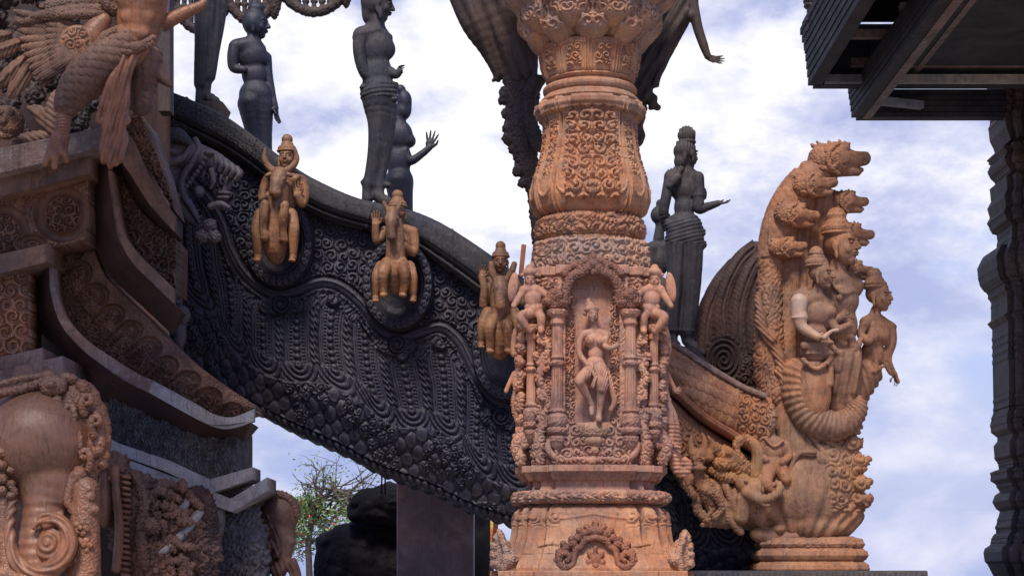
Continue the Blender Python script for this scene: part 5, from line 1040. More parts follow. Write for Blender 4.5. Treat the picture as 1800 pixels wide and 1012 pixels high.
# cornice of the face at the left, rising to the corner
ruled('cornice', [(-60, 272, 190), (60, 248, 205), (182, 222, 215)], [(-60, 318, 190), (60, 290, 205), (182, 256, 215)], lambda X, Y, a, w, v: plainh(X, Y, a, w, v) * 1.5, 'beambrown', TD, .5, nv=50, par=tem)
ruled('cornice', [(-60, 326, 160), (60, 298, 172), (158, 272, 180)], [(-60, 360, 160), (60, 330, 172), (158, 304, 180)], plainh, 'brown', TD, .5, nv=50, par=tem)
def h_rolls(X, Y, a, w, v):
    h = 4 * flames(X, Y, 16, 3)
    for cx, cy, R in ((108, 376, 50), (2, 408, 50), (-105, 440, 50)):
        r = np.hypot(X - cx, (Y - cy)); h = np.where(r < R, 12 * ring(r, R * .82, R * .2) + 5, h); h = np.where(r < R * .6, 4 + 9 * scrolls(X - cx, Y - cy, 18, 4, turn=1.2, jit=.1), h)
    for cx, cy in ((54, 428), (-52, 456)):
        r = np.hypot((X - cx) / 1.7, Y - cy); h = np.where(r < 18, 14 * np.sqrt(np.clip(1 - (r / 18) ** 2, 0, 1)) + 3 * np.sin(r), h)
    return h
ruled('frieze', [(-60, 350, 120), (60, 322, 132), (156, 298, 140)], [(-60, 470, 120), (60, 442, 132), (150, 420, 140)], h_rolls, 'brown', TD, .3, nv=170, par=tem)
ruled('cornice', [(-60, 460, 150), (84, 428, 160)], [(-60, 496, 150), (84, 460, 160)], plainh, 'brown', TD, .5, nv=50, par=tem)
ruled('carved_panel', [(-60, 492, 120), (47, 470, 125)], [(-60, 680, 120), (47, 640, 125)], lambda X, Y, a, w, v: 9 * scrolls(X, Y, 26, 6, turn=1.3) + 3 * np.exp(-((X - 44) / 2) ** 2), 'brownlt', TD, .25, nu=150, nv=200, par=tem)
ruled('step', [(-60, 640, 165), (74, 611, 172)], [(-60, 662, 165), (74, 634, 172)], plainh, 'beambrown', TD, .5, nv=40, par=tem)
ruled('step', [(-60, 664, 190), (110, 625, 200)], [(-60, 704, 190), (110, 660, 200)], plainh, 'beambrown', TD, .5, nv=50, par=tem)
# receding face: boards with dark soffits and carved friezes between
big = lambda s, amp, sd: (lambda X, Y, a, w, v: amp * (.75 * scrolls(X, Y, s, sd, turn=1.25) + .45 * flames(X, Y, s * .7, sd)) + 2.5 * beads(a, w - 4, 7, 3.5))
ruled('frieze', [(214, 215, 150), (240, 262, 120), (262, 300, 100), (288, 345, 80)], [(244, 195, 150), (262, 240, 120), (284, 296, 100), (306, 372, 80)], big(19, 7, 5), 'brown', TD, .3, nv=60, par=tem)
ruled('board', [(196, 250, 170), (214, 285, 160), (232, 312, 150), (263, 360, 130), (306, 407, 110)], [(226, 236, 170), (246, 280, 160), (262, 312, 150), (286, 350, 130), (307, 378, 110)], plainh, 'brown', TD, .05, nv=40, par=tem)
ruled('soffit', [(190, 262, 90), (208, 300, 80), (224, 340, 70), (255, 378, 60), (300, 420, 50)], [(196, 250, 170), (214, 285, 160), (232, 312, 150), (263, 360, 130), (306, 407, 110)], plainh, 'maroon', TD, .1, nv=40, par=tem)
ruled('frieze', [(188, 290, 95), (198, 360, 88), (208, 410, 80), (240, 458, 70), (308, 512, 60)], [(206, 280, 95), (222, 330, 88), (252, 376, 80), (280, 400, 70), (310, 420, 60)], big(24, 13, 9), 'brown', TD, .3, nv=140, par=tem)
ruled('board', [(190, 300, 165), (192, 325, 160), (200, 380, 150), (208, 418, 142), (230, 458, 130), (263, 493, 118), (306, 534, 105)], [(196, 300, 165), (199, 325, 160), (208, 376, 150), (220, 414, 142), (242, 444, 130), (272, 474, 118), (307, 508, 105)], plainh, 'brown', TD, .05, nv=40, par=tem)
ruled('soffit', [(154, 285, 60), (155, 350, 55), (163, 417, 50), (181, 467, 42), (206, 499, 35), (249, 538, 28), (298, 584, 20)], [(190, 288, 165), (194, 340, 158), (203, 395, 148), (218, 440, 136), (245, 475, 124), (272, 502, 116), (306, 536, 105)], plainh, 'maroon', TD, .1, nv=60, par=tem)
def h_plume(X, Y, a, w, v):
    per = 44.0; u = a / per + .006 * w; ph = (fr(u) - .5) * per; wt = w + 9 * (hsh(np.floor(u), 0 * u, 2) - .5)
    r = np.hypot(ph, (wt - 38) * .85); arch = (wt < 44)
    h = 11 * ring(r, 17, 4.5) * arch + 7 * ring(r, 10, 2.5) * arch
    h = h + 10 * np.exp(-((ph + 17 - (wt - 44) * .12) / 3.2) ** 2) * (wt >= 44) * sst(84, 66, wt) + 7 * beads(wt, ph + 2, 8, 7) * (wt > 34) * (wt < 78)
    return h + 6 * flames(X, Y, 11, 4) * sst(.35, .6, v) + 5 * scrolls(X, Y, 14, 4) * (v > .6) + 2 * flames(X, Y, 8, 9)
ruled('frieze', [(150, 400, 40), (162, 430, 36), (182, 480, 30), (214, 515, 24), (262, 560, 18), (300, 600, 12), (345, 640, 8), (400, 680, 6), (450, 712, 5)], [(84, 415, 60), (92, 500, 55), (110, 560, 50), (150, 602, 44), (195, 634, 38), (250, 664, 32), (300, 690, 26), (375, 730, 20), (450, 722, 12)], h_plume, 'brown', TD, .25, nu=620, nv=200, par=tem)
ruled('board', [(84, 428, 120), (86, 480, 116), (90, 520, 112), (106, 568, 106), (137, 607, 98), (180, 642, 90), (225, 672, 82), (262, 690, 76)], [(88, 428, 120), (94, 480, 116), (100, 520, 112), (117, 560, 106), (150, 596, 98), (195, 627, 90), (243, 657, 82), (268, 668, 76)], plainh, 'beambrown', TD, .05, nv=40, par=tem)
ruled('board', [(262, 690, 76), (325, 725, 62), (362, 744, 52), (390, 753, 44), (415, 750, 44), (446, 740, 44)], [(268, 668, 76), (335, 704, 62), (375, 727, 52), (402, 733, 44), (424, 728, 44), (447, 718, 44)], plainh, 'beam', TD, .05, nv=40, par=tem)
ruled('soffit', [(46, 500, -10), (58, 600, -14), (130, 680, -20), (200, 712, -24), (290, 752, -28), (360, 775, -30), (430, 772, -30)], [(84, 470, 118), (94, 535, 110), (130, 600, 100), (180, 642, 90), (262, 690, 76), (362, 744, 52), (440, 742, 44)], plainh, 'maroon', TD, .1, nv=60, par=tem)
def h_figs(X, Y, a, w, v):
    ph = a / 17.0; sw = 3 * np.sin(Y / 11. + np.floor(ph) * 2)
    return 9 * beads(a + sw, 0 * a, 17, 1) * (.6 + .4 * np.sin(Y / 7. + np.floor(ph) * 3.1)) + 6 * flames(X, Y * .6, 9, 7) + 4 * beads(a + sw, Y - (745 + 30 * hsh(np.floor(ph), 0 * ph, 3)), 17, 8)
ruled('figure_frieze', [(190, 676, 4), (300, 728, -2), (418, 752, -8)], [(190, 830, 4), (300, 880, -2), (418, 908, -8)], h_figs, 'greywood', TD, .5, nu=420, nv=200, par=tem)
ruled('ledge', [(150, 748, 70), (200, 776, 62), (290, 806, 48), (368, 842, 36)], [(150, 770, 70), (200, 796, 62), (290, 828, 48), (371, 866, 36)], plainh, 'beam', TD, .3, nv=30, par=tem, sm=False)
ruled('ledge', [(369, 842, 36), (444, 820, 30)], [(371, 866, 36), (444, 842, 30)], plainh, 'beam', TD, .3, nv=30, par=tem, sm=False)
ruled('ledge', [(150, 772, 88), (200, 798, 80), (290, 832, 64), (405, 876, 52)], [(150, 796, 88), (200, 822, 80), (290, 856, 64), (408, 900, 52)], plainh, 'beam', TD, .35, nv=30, par=tem, sm=False)
ruled('ledge', [(405, 876, 52), (470, 838, 46)], [(408, 900, 52), (470, 862, 46)], plainh, 'beam', TD, .35, nv=30, par=tem, sm=False)
# dark posts and carving at the top behind the winged figure
for x, w, dd in ((292, 20, 10.2),):
    mb = MB(); c = W(x, 20, dd); mb.box((c[0], dd, c[2]), (w * dd / F, .12, 1.1)); mb.build('post', M['deep'], tem)
P_ = []
rs = np.random.RandomState(3)
for i in range(70): P_.append(ell(-30 + rs.rand() * 240, -30 + rs.rand() * 290, -10 + rs.rand() * 20, 12 + rs.rand() * 16, 9 + rs.rand() * 12, 12, rs.rand() * 180, 3))
sculpture('background_carving', 9.9, P_, M['deep'], tem, vox=2.2, k=5, disp=lambda x, y, o, n: 5 * scrolls(x, y, 22, 5) + 2 * flames(x, y, 11, 2))

# slab and edge board added out of view above, to cast shade on the cornices
mb = MB(); zc_ = ZC + 1075 * 9.9 / F; mb.box((-4.2, 7.4, zc_ + .08), (5.4, 1.3, .16)); mb.box((-4.2, 6.72, zc_ + .2), (5.5, .1, .4)); mb.build('added_shade_slab', M['deep'], tem)

# ---- the winged bird-legged figure
KD = 8.9
def ksc(n_, p, par, mat='brownlt', **kw): return sculpture(n_, KD, p, M[mat], par, **kw)
kin = thing('winged_figure', 110, 300, KD, 'brown winged figure with bird legs on the cornice corner, head beyond the top edge', 'statue')
p = chain([(250, -70, 0, 56), (250, -20, 0, 50), (247, 30, 0, 44), (243, 68, 0, 37), (240, 92, 0, 34)]) + [ell(232, 8, 34, 20, 16, 12, 0, 8), ell(268, 6, 32, 18, 16, 12, 0, 8), ell(236, 40, 34, 17, 11, 8, 0, 5), ell(262, 40, 32, 14, 11, 8, 0, 5), ell(246, 68, 32, 22, 12, 8, 0, 5)]
ksc('body', p, kin, vox=1.5, k=8, noise=.5)
p = chain([(222, 84, 12, 30), (190, 112, 18, 32), (158, 142, 22, 31), (136, 168, 24, 24), (124, 190, 24, 17)]) + chain([(255, 100, -6, 24), (252, 140, -10, 18), (246, 180, -14, 14)])
ksc('feathered_thigh', p, kin, 'brown', vox=1.3, k=6, disp=lambda x, y, o, n: 8.0 * scales((x + y) * .72, (y - x) * .72 + 500, 18, .5))
p = chain([(124, 186, 24, 15), (118, 212, 24, 12.5), (113, 250, 24, 12)]) + chain([(112, 250, 26, 15), (108, 268, 32, 17), (98, 282, 40, 9), (90, 298, 42, 5)]) + chain([(108, 268, 36, 12), (108, 286, 46, 8), (107, 304, 46, 5)]) + chain([(112, 266, 34, 11), (122, 278, 42, 8), (127, 292, 42, 4.5)])
ksc('clawed_foot', p, kin, vox=1.0, k=3.5, disp=lambda x, y, o, n: 1.6 * np.abs(np.sin((y + x * .1) * .55)) * ((y > 190) & (y < 252)))
# wings: layered feathers
def feather(x0, y0, x1, y1, w, o, bend=0):
    a = np.array([x0, y0]); b = np.array([x1, y1]); n = np.array([-(b - a)[1], (b - a)[0]]); n = n / np.linalg.norm(n); out = []
    for t in np.linspace(0, 1, 8):
        c = a + (b - a) * t + n * bend * 4 * t * (1 - t); out.append((c[0], c[1], o, w * (1.0 - .62 * abs(2 * t - .9) ** 2.5) + .8))
    return chain(out, 1.5)
def fe(x0, y0, x1, y1, w, o, th=5, k=1.2): return ell((x0 + x1) / 2, (y0 + y1) / 2, o, math.hypot(x1 - x0, y1 - y0) / 2, w, th, math.degrees(math.atan2(y1 - y0, x1 - x0)), k)
p = []
for i in range(10):
    t = i / 9; a = lerp(radians(197), radians(152), t); L = lerp(150, 92, t ** .8); x0, y0 = lerp(168, 150, t), lerp(62, 104, t)
    p += [fe(x0, y0, x0 + L * cos(a), y0 + L * sin(a) * (1.0 if i > 4 else .95), 8.5, 4 + 2.2 * i), fe(x0, y0, x0 + L * .62 * cos(a + .05), y0 + L * .62 * sin(a + .05), 8, 9 + 2.2 * i)]
p += [ell(112, 76, 0, 66, 30, 8, 12), ell(60, 52, 0, 40, 16, 7, 30)]
ksc('wing', p, kin, 'brown', vox=1.1, k=2, disp=lambda x, y, o, n: 1.6 * np.abs(np.sin((x * .55 + y * 1.0) * .8)))
p = [ell(142, 82, 16, 34, 34, 12)] + chain([(186, 40, 14, 14), (170, 62, 18, 20), (165, 84, 18, 20), (150, 106, 18, 14)])
ksc('wing_scroll', p, kin, 'brownlt', vox=1.1, k=3, disp=lambda x, y, o, n: 3 * ring(np.hypot(x - 140, y - 84), 29, 4) + 3.6 * scrolls(x - 4, y, 19, 4, turn=1.4) * (np.hypot(x - 140, y - 84) < 26))
p = [fe(196, 18, 58, 34, 12, 14, 8), fe(190, 4, 70, 14, 11, 8, 8), fe(120, 20, 40, 44, 9, 10, 6), fe(190, 30, 110, 34, 8, 22, 7)] + chain([(200, -10, 14, 18), (196, 10, 16, 15), (205, 22, 18, 11)])
ksc('wing', p, kin, 'brown', vox=1.2, k=3, disp=lambda x, y, o, n: 1.8 * scrolls(x, y, 13, 4))
p = []
for (a, b, c, d_, w) in ((50, 96, -8, 152, 13), (40, 72, -20, 96, 13), (58, 104, 14, 172, 14), (96, 112, 70, 150, 10), (20, 60, -30, 70, 12)): p += [fe(a, b, c, d_, w, -6, 6), fe(a, b, c, d_, 3, -1, 4)]
ksc('tail_feather', p, kin, 'brown', vox=1.2, k=2, disp=lambda x, y, o, n: 1.5 * np.abs(np.sin((x + y * .6) * .5)))
p = feather(262, 72, 300, 150, 12, -6, 10) + feather(258, 78, 276, 140, 11, -14, 5)
ksc('tail_feather', p, kin, 'brown', vox=1.2, k=2)
p = []
for i, (a, b) in enumerate((((236, 98), (192, 200)), ((243, 100), (204, 214)), ((250, 98), (214, 205)), ((240, 102), (222, 226)))): p += chain([(a[0], a[1], 36, 7), ((a[0] + b[0]) / 2 - 2, (a[1] + b[1]) / 2, 44, 9), (b[0], b[1], 44, 9)])
p += chain([(192, 196, 44, 8), (186, 218, 44, 7), (192, 232, 46, 6)]) + chain([(206, 205, 44, 10), (204, 245, 46, 13), (200, 280, 46, 16), (206, 294, 46, 12)]) + chain([(222, 215, 44, 8), (222, 250, 44, 10), (218, 285, 46, 10)]) + chain([(225, 195, 44, 8), (230, 222, 44, 8), (218, 232, 48, 6)])
ksc('sash', p, kin, 'brownlt', vox=1.2, k=4, disp=lambda x, y, o, n: 2.6 * np.sin((x + y * .28) * .42) , noise=.3)
p = []
for i in range(16): t = i / 15; p += [ell(lerp(196, 275, t), 78 + 20 * sin(t * 3.0) - 4 * t, 32 + 12 * sin(t * pi), 6.5, 6, 6, 0, 1.0), ell(lerp(198, 273, t), 87 + 20 * sin(t * 3.0) - 4 * t, 34 + 12 * sin(t * pi), 5, 5, 5, 0, 1.0)]
p += [ell(250, 96, 46, 15, 9, 8, 0, 1)] + chain([(180, 98, 30, 11), (192, 78, 36, 10), (208, 68, 38, 8)]) + chain([(176, 108, 30, 9), (184, 92, 34, 10)])
ksc('belt', p, kin, 'brown', vox=1.0, k=2, disp=lambda x, y, o, n: 1.2 * flames(x, y, 8, 2))
p = chain([(285, 40, -10, 12), (320, 22, -8, 10), (350, 10, -6, 8), (362, -4, -6, 4)])
ksc('arm', p, kin, 'brownlt', vox=1.2, k=3, disp=lambda x, y, o, n: 1.2 * scales(x, y, 9))
# beast's head and leaves beside the claw
p = [ell(14, 218, 10, 30, 28, 24), ell(24, 232, 26, 14, 10, 10), ell(8, 206, 30, 6, 6, 6, 0, 1), ell(26, 206, 28, 6, 6, 6, 0, 1), ell(16, 222, 34, 6, 5, 6, 0, 1)] + chain([(0, 240, 22, 5), (16, 246, 28, 5), (34, 238, 22, 5)], 1)
o = sculpture('beast_head', 9.2, p, M['brown'], None, vox=1.1, k=3, disp=lambda x, y, o, n: 2.2 * scrolls(x, y, 11, 4), base=(14, 250)); prop(o, 'round carved beast head on the cornice at the left edge, below the wing', 'carving')
p = feather(98, 168, 102, 254, 13, 0, 6) + feather(52, 190, 80, 232, 8, -4, -6) + feather(60, 186, 92, 226, 6, -8, -6) + chain([(30, 250, -10, 14), (60, 244, -10, 15), (84, 240, -10, 12)])
o = sculpture('carved_leaf', 9.3, p, M['brown'], None, vox=1.1, k=2, disp=lambda x, y, o, n: 1.8 * np.abs(np.sin((y + np.abs(x - 100) * .8) * .28)), base=(80, 256)); prop(o, 'upright ribbed carved leaves between the beast head and the clawed foot', 'carving')

# ---- big elephant head, bottom left
ED = 8.6
ele = thing('elephant_head', 90, 1012, ED, 'largest carved elephant head, warm brown with floral headdress, bottom left corner', 'sculpture')
p = [ell(74, 776, -16, 104, 98, 118), ell(10, 790, -20, 70, 90, 70), ell(90, 850, -10, 68, 70, 78)] + chain([(96, 860, 30, 46), (88, 905, 44, 36), (82, 950, 58, 33), (80, 990, 66, 34)]) + [ell(-10, 840, 40, 40, 70, 40)]
sculpture('head', ED, p, M['brownlt'], ele, vox=2.0, k=16, noise=1.0, disp=lambda x, y, o, n: .8 * np.sin(y * .35) * (y > 880))
p = chain([(40, 870, 62, 8), (38, 930, 84, 10), (52, 985, 96, 13), (90, 1006, 104, 15), (130, 990, 104, 15), (146, 950, 100, 14), (130, 918, 96, 12), (104, 922, 96, 9)]) + chain([(20, 880, 60, 7), (18, 950, 82, 9), (40, 1010, 90, 11)]) + chain([(128, 906, 92, 6), (100, 910, 96, 6), (86, 930, 98, 5)])
p += [ell(112, 962, 90, 26, 34, 18)]
sculpture('trunk_curl', ED, p, M['brownlt'], ele, vox=1.5, k=4, disp=lambda x, y, o, n: 1.2 * np.sin(np.hypot(x - 108, y - 955) * .55))
# headdress: band, rosette, hanging foliage down the side
p = []
for i in range(13): t = i / 12; p += [ell(lerp(-10, 92, t), lerp(700, 672, t) + 5 * sin(t * 3), 62 - 22 * t, 7, 8, 9, 20, 1.0)]
p += chain([(-10, 690, 62, 5), (45, 672, 52, 5), (95, 664, 40, 5)]) + [ell(106, 682, 52, 24, 18, 12), ell(106, 682, 64, 8, 7, 8, 0, 1), ell(112, 715, 54, 10, 16, 6, 10, 1.5), ell(96, 664, 44, 14, 8, 10), ell(128, 668, 40, 18, 9, 12, 14)]
rs = np.random.RandomState(8)
for i in range(34):
    t = i / 33; x = 128 + 52 * sin(.25 + t * 2.5) - 6 * t; y = 684 + 186 * t; p += [ell(x + rs.rand() * 30 - 12, y, 26 + rs.rand() * 16, 9 + rs.rand() * 6, 7 + rs.rand() * 6, 9, rs.rand() * 180, 1.5)]
for (x, y, s) in ((140, 724, 1), (176, 742, -1), (150, 770, 1), (160, 706, -1), (168, 800, 1)): p += chain([(x, y + 26, 52, 6), (x + 4 * s, y + 10, 56, 6), (x, y - 4, 56, 5), (x - 10 * s, y - 4, 56, 5), (x - 12 * s, y + 6, 57, 4), (x - 5 * s, y + 8, 58, 4)], 1.5)
p += [ell(140, 712, 20, 42, 44, 30), ell(168, 765, 16, 30, 66, 26), ell(155, 830, 20, 20, 44, 24)]
sculpture('headdress', ED, p, M['brownlt'], ele, vox=1.5, k=2.5, disp=lambda x, y, o, n: 1.8 * scrolls(x, y, 15, 9, turn=1.2))
p = []
for i in range(44): t = i / 43; p += [ell(156 + 8 * sin(t * 9) + rs.rand() * 22 - 8, lerp(862, 1020, t), 46 + 20 * t + rs.rand() * 10, 8 + rs.rand() * 6, 7 + rs.rand() * 5, 9, rs.rand() * 180, 1.5)]
p += chain([(150, 835, 46, 14), (138, 850, 50, 10), (132, 880, 56, 8), (140, 900, 56, 6)]) + chain([(160, 860, 40, 22), (160, 1020, 60, 30)])
for (x, y) in ((160, 930), (166, 960), (150, 985)): p += [ell(x + 9 * cos(k_ * 1.256), y + 9 * sin(k_ * 1.256), 78, 6, 6, 4, 0, 1) for k_ in range(5)] + [ell(x, y, 80, 5, 5, 5, 0, .8)]
sculpture('garland', ED, p, M['brownlt'], ele, vox=1.4, k=2.5, disp=lambda x, y, o, n: 1.3 * flames(x, y, 10, 9))
p = []
for y in (772, 800, 822, 846, 866): p += [ell(20 + rs.rand() * 8, y, 78, 11, 9, 10, 0, 1), ell(36 + rs.rand() * 6, y + 8, 72, 8, 7, 8, 0, 1)]
p += chain([(-10, 770, 74, 9), (14, 764, 78, 8), (24, 780, 80, 6), (10, 790, 80, 5)]) + chain([(30, 880, 70, 6), (45, 868, 72, 5), (36, 855, 76, 5)]) + [ell(30, 1012, 98, 50, 14, 14), ell(70, 1020, 104, 40, 14, 14)]
p += chain([(20, 760, 66, 8), (22, 820, 66, 8), (24, 880, 70, 8)])
p += chain([(24, 880, 70, 8), (30, 950, 84, 9), (40, 1012, 96, 12)])
sculpture('bead_string', ED, p, M['brownlt'], ele, vox=1.3, k=2.5, disp=lambda x, y, o, n: 1.6 * scrolls(x, y, 11, 2))
# ---- second and third elephants receding along the plinth
E2 = 9.15
el2 = thing('elephant_head', 270, 1012, E2, 'mottled brown and black carved elephant with a tusk and leafy trappings, second along the plinth', 'sculpture')
p = [ell(238, 918, -4, 40, 84, 42, 8), ell(300, 930, -20, 56, 56, 36, 20), ell(262, 985, 0, 40, 60, 40), ell(330, 960, -30, 50, 80, 40), ell(205, 860, 0, 26, 60, 40)]
sculpture('head', E2, p, M['brown'], el2, vox=1.7, k=8, disp=lambda x, y, o, n: 7 * flames(x, y, 24, 5) + 4 * scrolls(x, y, 19, 3, turn=1.3))
p = chain([(210, 826, 34, 8), (214, 860, 50, 7), (220, 930, 50, 8), (214, 1000, 46, 8)]) + [ell(192, 880, 34, 14, 50, 22)]
for i in range(20): p += [ell(230, 840 + i * 10, 42, 10, 4, 8, 10, .8)]
sculpture('strap', E2, p, M['brownlt'], el2, vox=1.3, k=2)
p = chain([(352, 900, 4, 8), (326, 936, 14, 8), (298, 964, 26, 7), (272, 982, 32, 5), (256, 994, 34, 2)]) + chain([(330, 880, 6, 9), (312, 905, 10, 8), (300, 932, 12, 6)])
sculpture('tusk', E2, p, M['beam'], el2, vox=1.3, k=4)
p = chain([(320, 880, 0, 14), (350, 870, -8, 16), (362, 900, -12, 16), (364, 950, -12, 14), (356, 1010, -12, 14)])
sculpture('ear', E2, p, M['maroon'], el2, vox=1.5, k=5, disp=lambda x, y, o, n: 4 * flames(x, y, 11, 5))
p = []
rs = np.random.RandomState(12)
for i in range(60): p += [ell(250 + rs.rand() * 85, 850 + rs.rand() * 165, 22 + rs.rand() * 8, 7 + rs.rand() * 9, 4 + rs.rand() * 4, 6, rs.rand() * 180, 1.2)]
p += chain([(244, 835, 30, 6), (262, 880, 40, 7), (256, 930, 44, 7), (262, 990, 44, 8)]) + chain([(290, 850, 16, 6), (325, 862, 10, 6), (352, 890, 6, 6)]) + [ell(272, 925, 44, 16, 13, 9, 0, 1.5), ell(272, 925, 52, 6, 5, 5, 0, 1)]
sculpture('trappings', E2, p, M['brown'], el2, vox=1.3, k=1.5, disp=lambda x, y, o, n: 3.0 * flames(x, y, 12, 5) + 2.4 * scrolls(x, y, 12, 5))
p = [ell(380, 920, 0, 16, 44, 16, 6), ell(366, 958, 0, 12, 24, 12, 20)]
sculpture('forehead', 9.5, p, M['greywood'], el2, vox=1.5, k=5)
p = [ell(420, 950, 0, 44, 74, 34), ell(392, 985, -10, 30, 60, 30), ell(440, 985, 0, 30, 60, 30)]
o = sculpture('carved_drapery', 9.7, p, M['greywood'], None, vox=1.6, k=8, disp=lambda x, y, o, n: 8 * flames(x, y * .45, 11, 5), base=(420, 1012)); prop(o, 'silvery black carved drapery of fine folds between the second and smallest elephants', 'carving')
E3 = 9.9
el3 = thing('elephant_head', 490, 1012, E3, 'smallest dark brown carved elephant head, at the corner of the plinth against the open sky', 'sculpture')
p = [ell(492, 905, 0, 33, 34, 32), ell(492, 940, 0, 28, 32, 28), ell(470, 960, -6, 24, 50, 26)] + chain([(505, 955, 10, 15), (500, 985, 14, 12), (490, 1015, 16, 12)]) + chain([(508, 950, 14, 7), (518, 952, 18, 4)])
sculpture('head', E3, p, M['brown'], el3, vox=1.3, k=7)
p = [ell(486 + 36 * cos(t), 905 - 36 * sin(t), 6, 8, 7, 14, -57 * t, 1) for t in np.linspace(.0, 2.8, 16)] + chain([(455, 890, 0, 9), (452, 930, 0, 9), (450, 980, 0, 10)])
sculpture('headdress', E3, p, M['brown'], el3, vox=1.1, k=2, disp=lambda x, y, o, n: 1.6 * flames(x, y, 8, 2))
p = chain([(458, 985, 16, 9), (464, 950, 20, 9), (474, 926, 22, 8), (486, 925, 24, 7), (492, 940, 24, 7), (490, 975, 24, 7)]) + chain([(470, 975, 24, 8), (476, 955, 26, 8), (484, 960, 28, 5)]) + chain([(492, 1000, 24, 14), (512, 990, 20, 12), (522, 1015, 18, 10)]) + [ell(478, 908, 26, 7, 5, 6, 0, 1), ell(484, 898, 28, 5, 5, 5, 0, 1)]
sculpture('ear', E3, p, M['brown'], el3, vox=1.1, k=2.5, disp=lambda x, y, o, n: 1.3 * np.sin((x - y * .4) * .7))
# ---- makara head and soldier where the dark flank leaves the temple
p = chain([(268, 236, -4, 22), (296, 262, 2, 30), (336, 276, 6, 27), (374, 286, 8, 20), (404, 300, 8, 13), (420, 306, 8, 9)]) + chain([(290, 300, -2, 32), (306, 340, 0, 24), (326, 372, 2, 15), (346, 392, 4, 9), (354, 406, 4, 4)])
p += [('C', (352, 338, 22), 17, (372, 352, 26), 22, 2), ('C', (340, 350, 24), 12, (356, 374, 24), 12, 2)]
p += chain([(268, 270, 24, 5), (284, 282, 32, 7), (300, 290, 34, 8), (320, 288, 34, 7), (334, 276, 32, 6), (338, 262, 30, 4)], 1)
p += [ell(306, 274, 36, 12, 8, 8, 10, 1), ell(306, 274, 44, 5, 4, 4, 0, .5), ell(288, 304, 30, 7, 7, 5, 0, 1), ell(276, 290, 28, 6, 6, 5, 0, 1)]
p += chain([(346, 250, 16, 6), (354, 268, 26, 6), (344, 290, 30, 6), (326, 318, 28, 6), (326, 346, 24, 6), (340, 368, 22, 6), (352, 392, 14, 4)], 1)
for i in range(11): t = i / 10; p += [ell(lerp(366, 318, t), lerp(286, 350, t ** .9), 30 - 6 * t, 4.5, 4.5, 5, 0, .6)]
for i in range(6): p += chain([(352 + i * 10, 302 + i * 3, 20, 3.6), (350 + i * 10, 313 + i * 3, 22, 1.2)], .6)
for i in range(5): p += chain([(326 + i * 6, 352 + i * 9, 18, 3.2), (334 + i * 6, 346 + i * 9, 20, 1.2)], .6)
p += chain([(376, 306, 26, 6), (380, 324, 28, 4.5), (374, 338, 28, 1.5)], 1) + [ell(354, 342, 26, 10, 10, 9, 0, 1)]
for k_ in range(5): p += chain([(380 + k_ * 10, 276 + k_ * 6, 20, 4.6), (384 + k_ * 10, 288 + k_ * 6, 25, 5.2), (380 + k_ * 9.5, 300 + k_ * 5, 22, 4.4)], .8)
p += [ell(372, 276, 28, 9, 6, 6, 0, 1)] + chain([(404, 322, 8, 6), (396, 336, 6, 8), (384, 352, 2, 8), (392, 364, -2, 6)]) + [ell(396, 342, 14, 12, 3.5, 5, 0, .8), ell(394, 350, 14, 12, 3.5, 5, 0, .8)]
p += chain([(372, 366, 14, 6), (390, 362, 18, 6), (404, 368, 18, 4)]) + [ell(372, 400, 20, 11, 12, 10, 0, 1.5), ell(358, 420, 22, 13, 11, 11, 0, 1.5), ell(380, 420, 20, 11, 11, 10, 0, 1.5)]
for i in range(9): p += [ell(316 + 4 * sin(i), 468 + i * 13, 10, 9, 6.5, 9, 0, .8)]
p += [ell(320, 556, 18, 18, 18, 14, 0, 1.5), ell(318, 588, 14, 12, 26, 12)] + chain([(300, 400, 0, 22), (306, 460, 0, 14), (310, 620, 0, 12)])
o = sculpture('beast_head', 11.0, p, M['greypurple'] if 'greypurple' in M else M['rail'], None, vox=1.0, k=2.0, disp=lambda x, y, o, n: 2.4 * scrolls(x, y, 11, 6, turn=1.2) * (((x < 320) & (y > 296) & (y < 370)) | (y > 392) & (x > 345)), base=(318, 620)); prop(o, 'dark grey snarling beast head swallowing the top of the black flank', 'carving')
p = head(246, 204, 0, 34, yaw=18, k=1.5) + [ell(246, 194, -2, 15, 9, 14), ('c', (230, 198, 6), 3, (262, 196, 6), 3, 1), ell(247, 184, -2, 8, 6, 8)] + chain([(246, 220, -4, 8), (250, 240, -4, 14), (258, 270, -4, 16)]) + chain([(262, 234, 0, 10), (280, 240, 6, 12), (312, 240, 10, 13), (330, 250, 10, 8)])
o = sculpture('soldier_bust', 10.9, p, M['rail'], None, vox=.9, k=2.5, disp=lambda x, y, o, n: .9 * flames(x, y, 8, 3) * (y > 222), base=(250, 280)); prop(o, 'small dark bearded soldier bust in a round helmet, above the snarling beast head', 'carving')
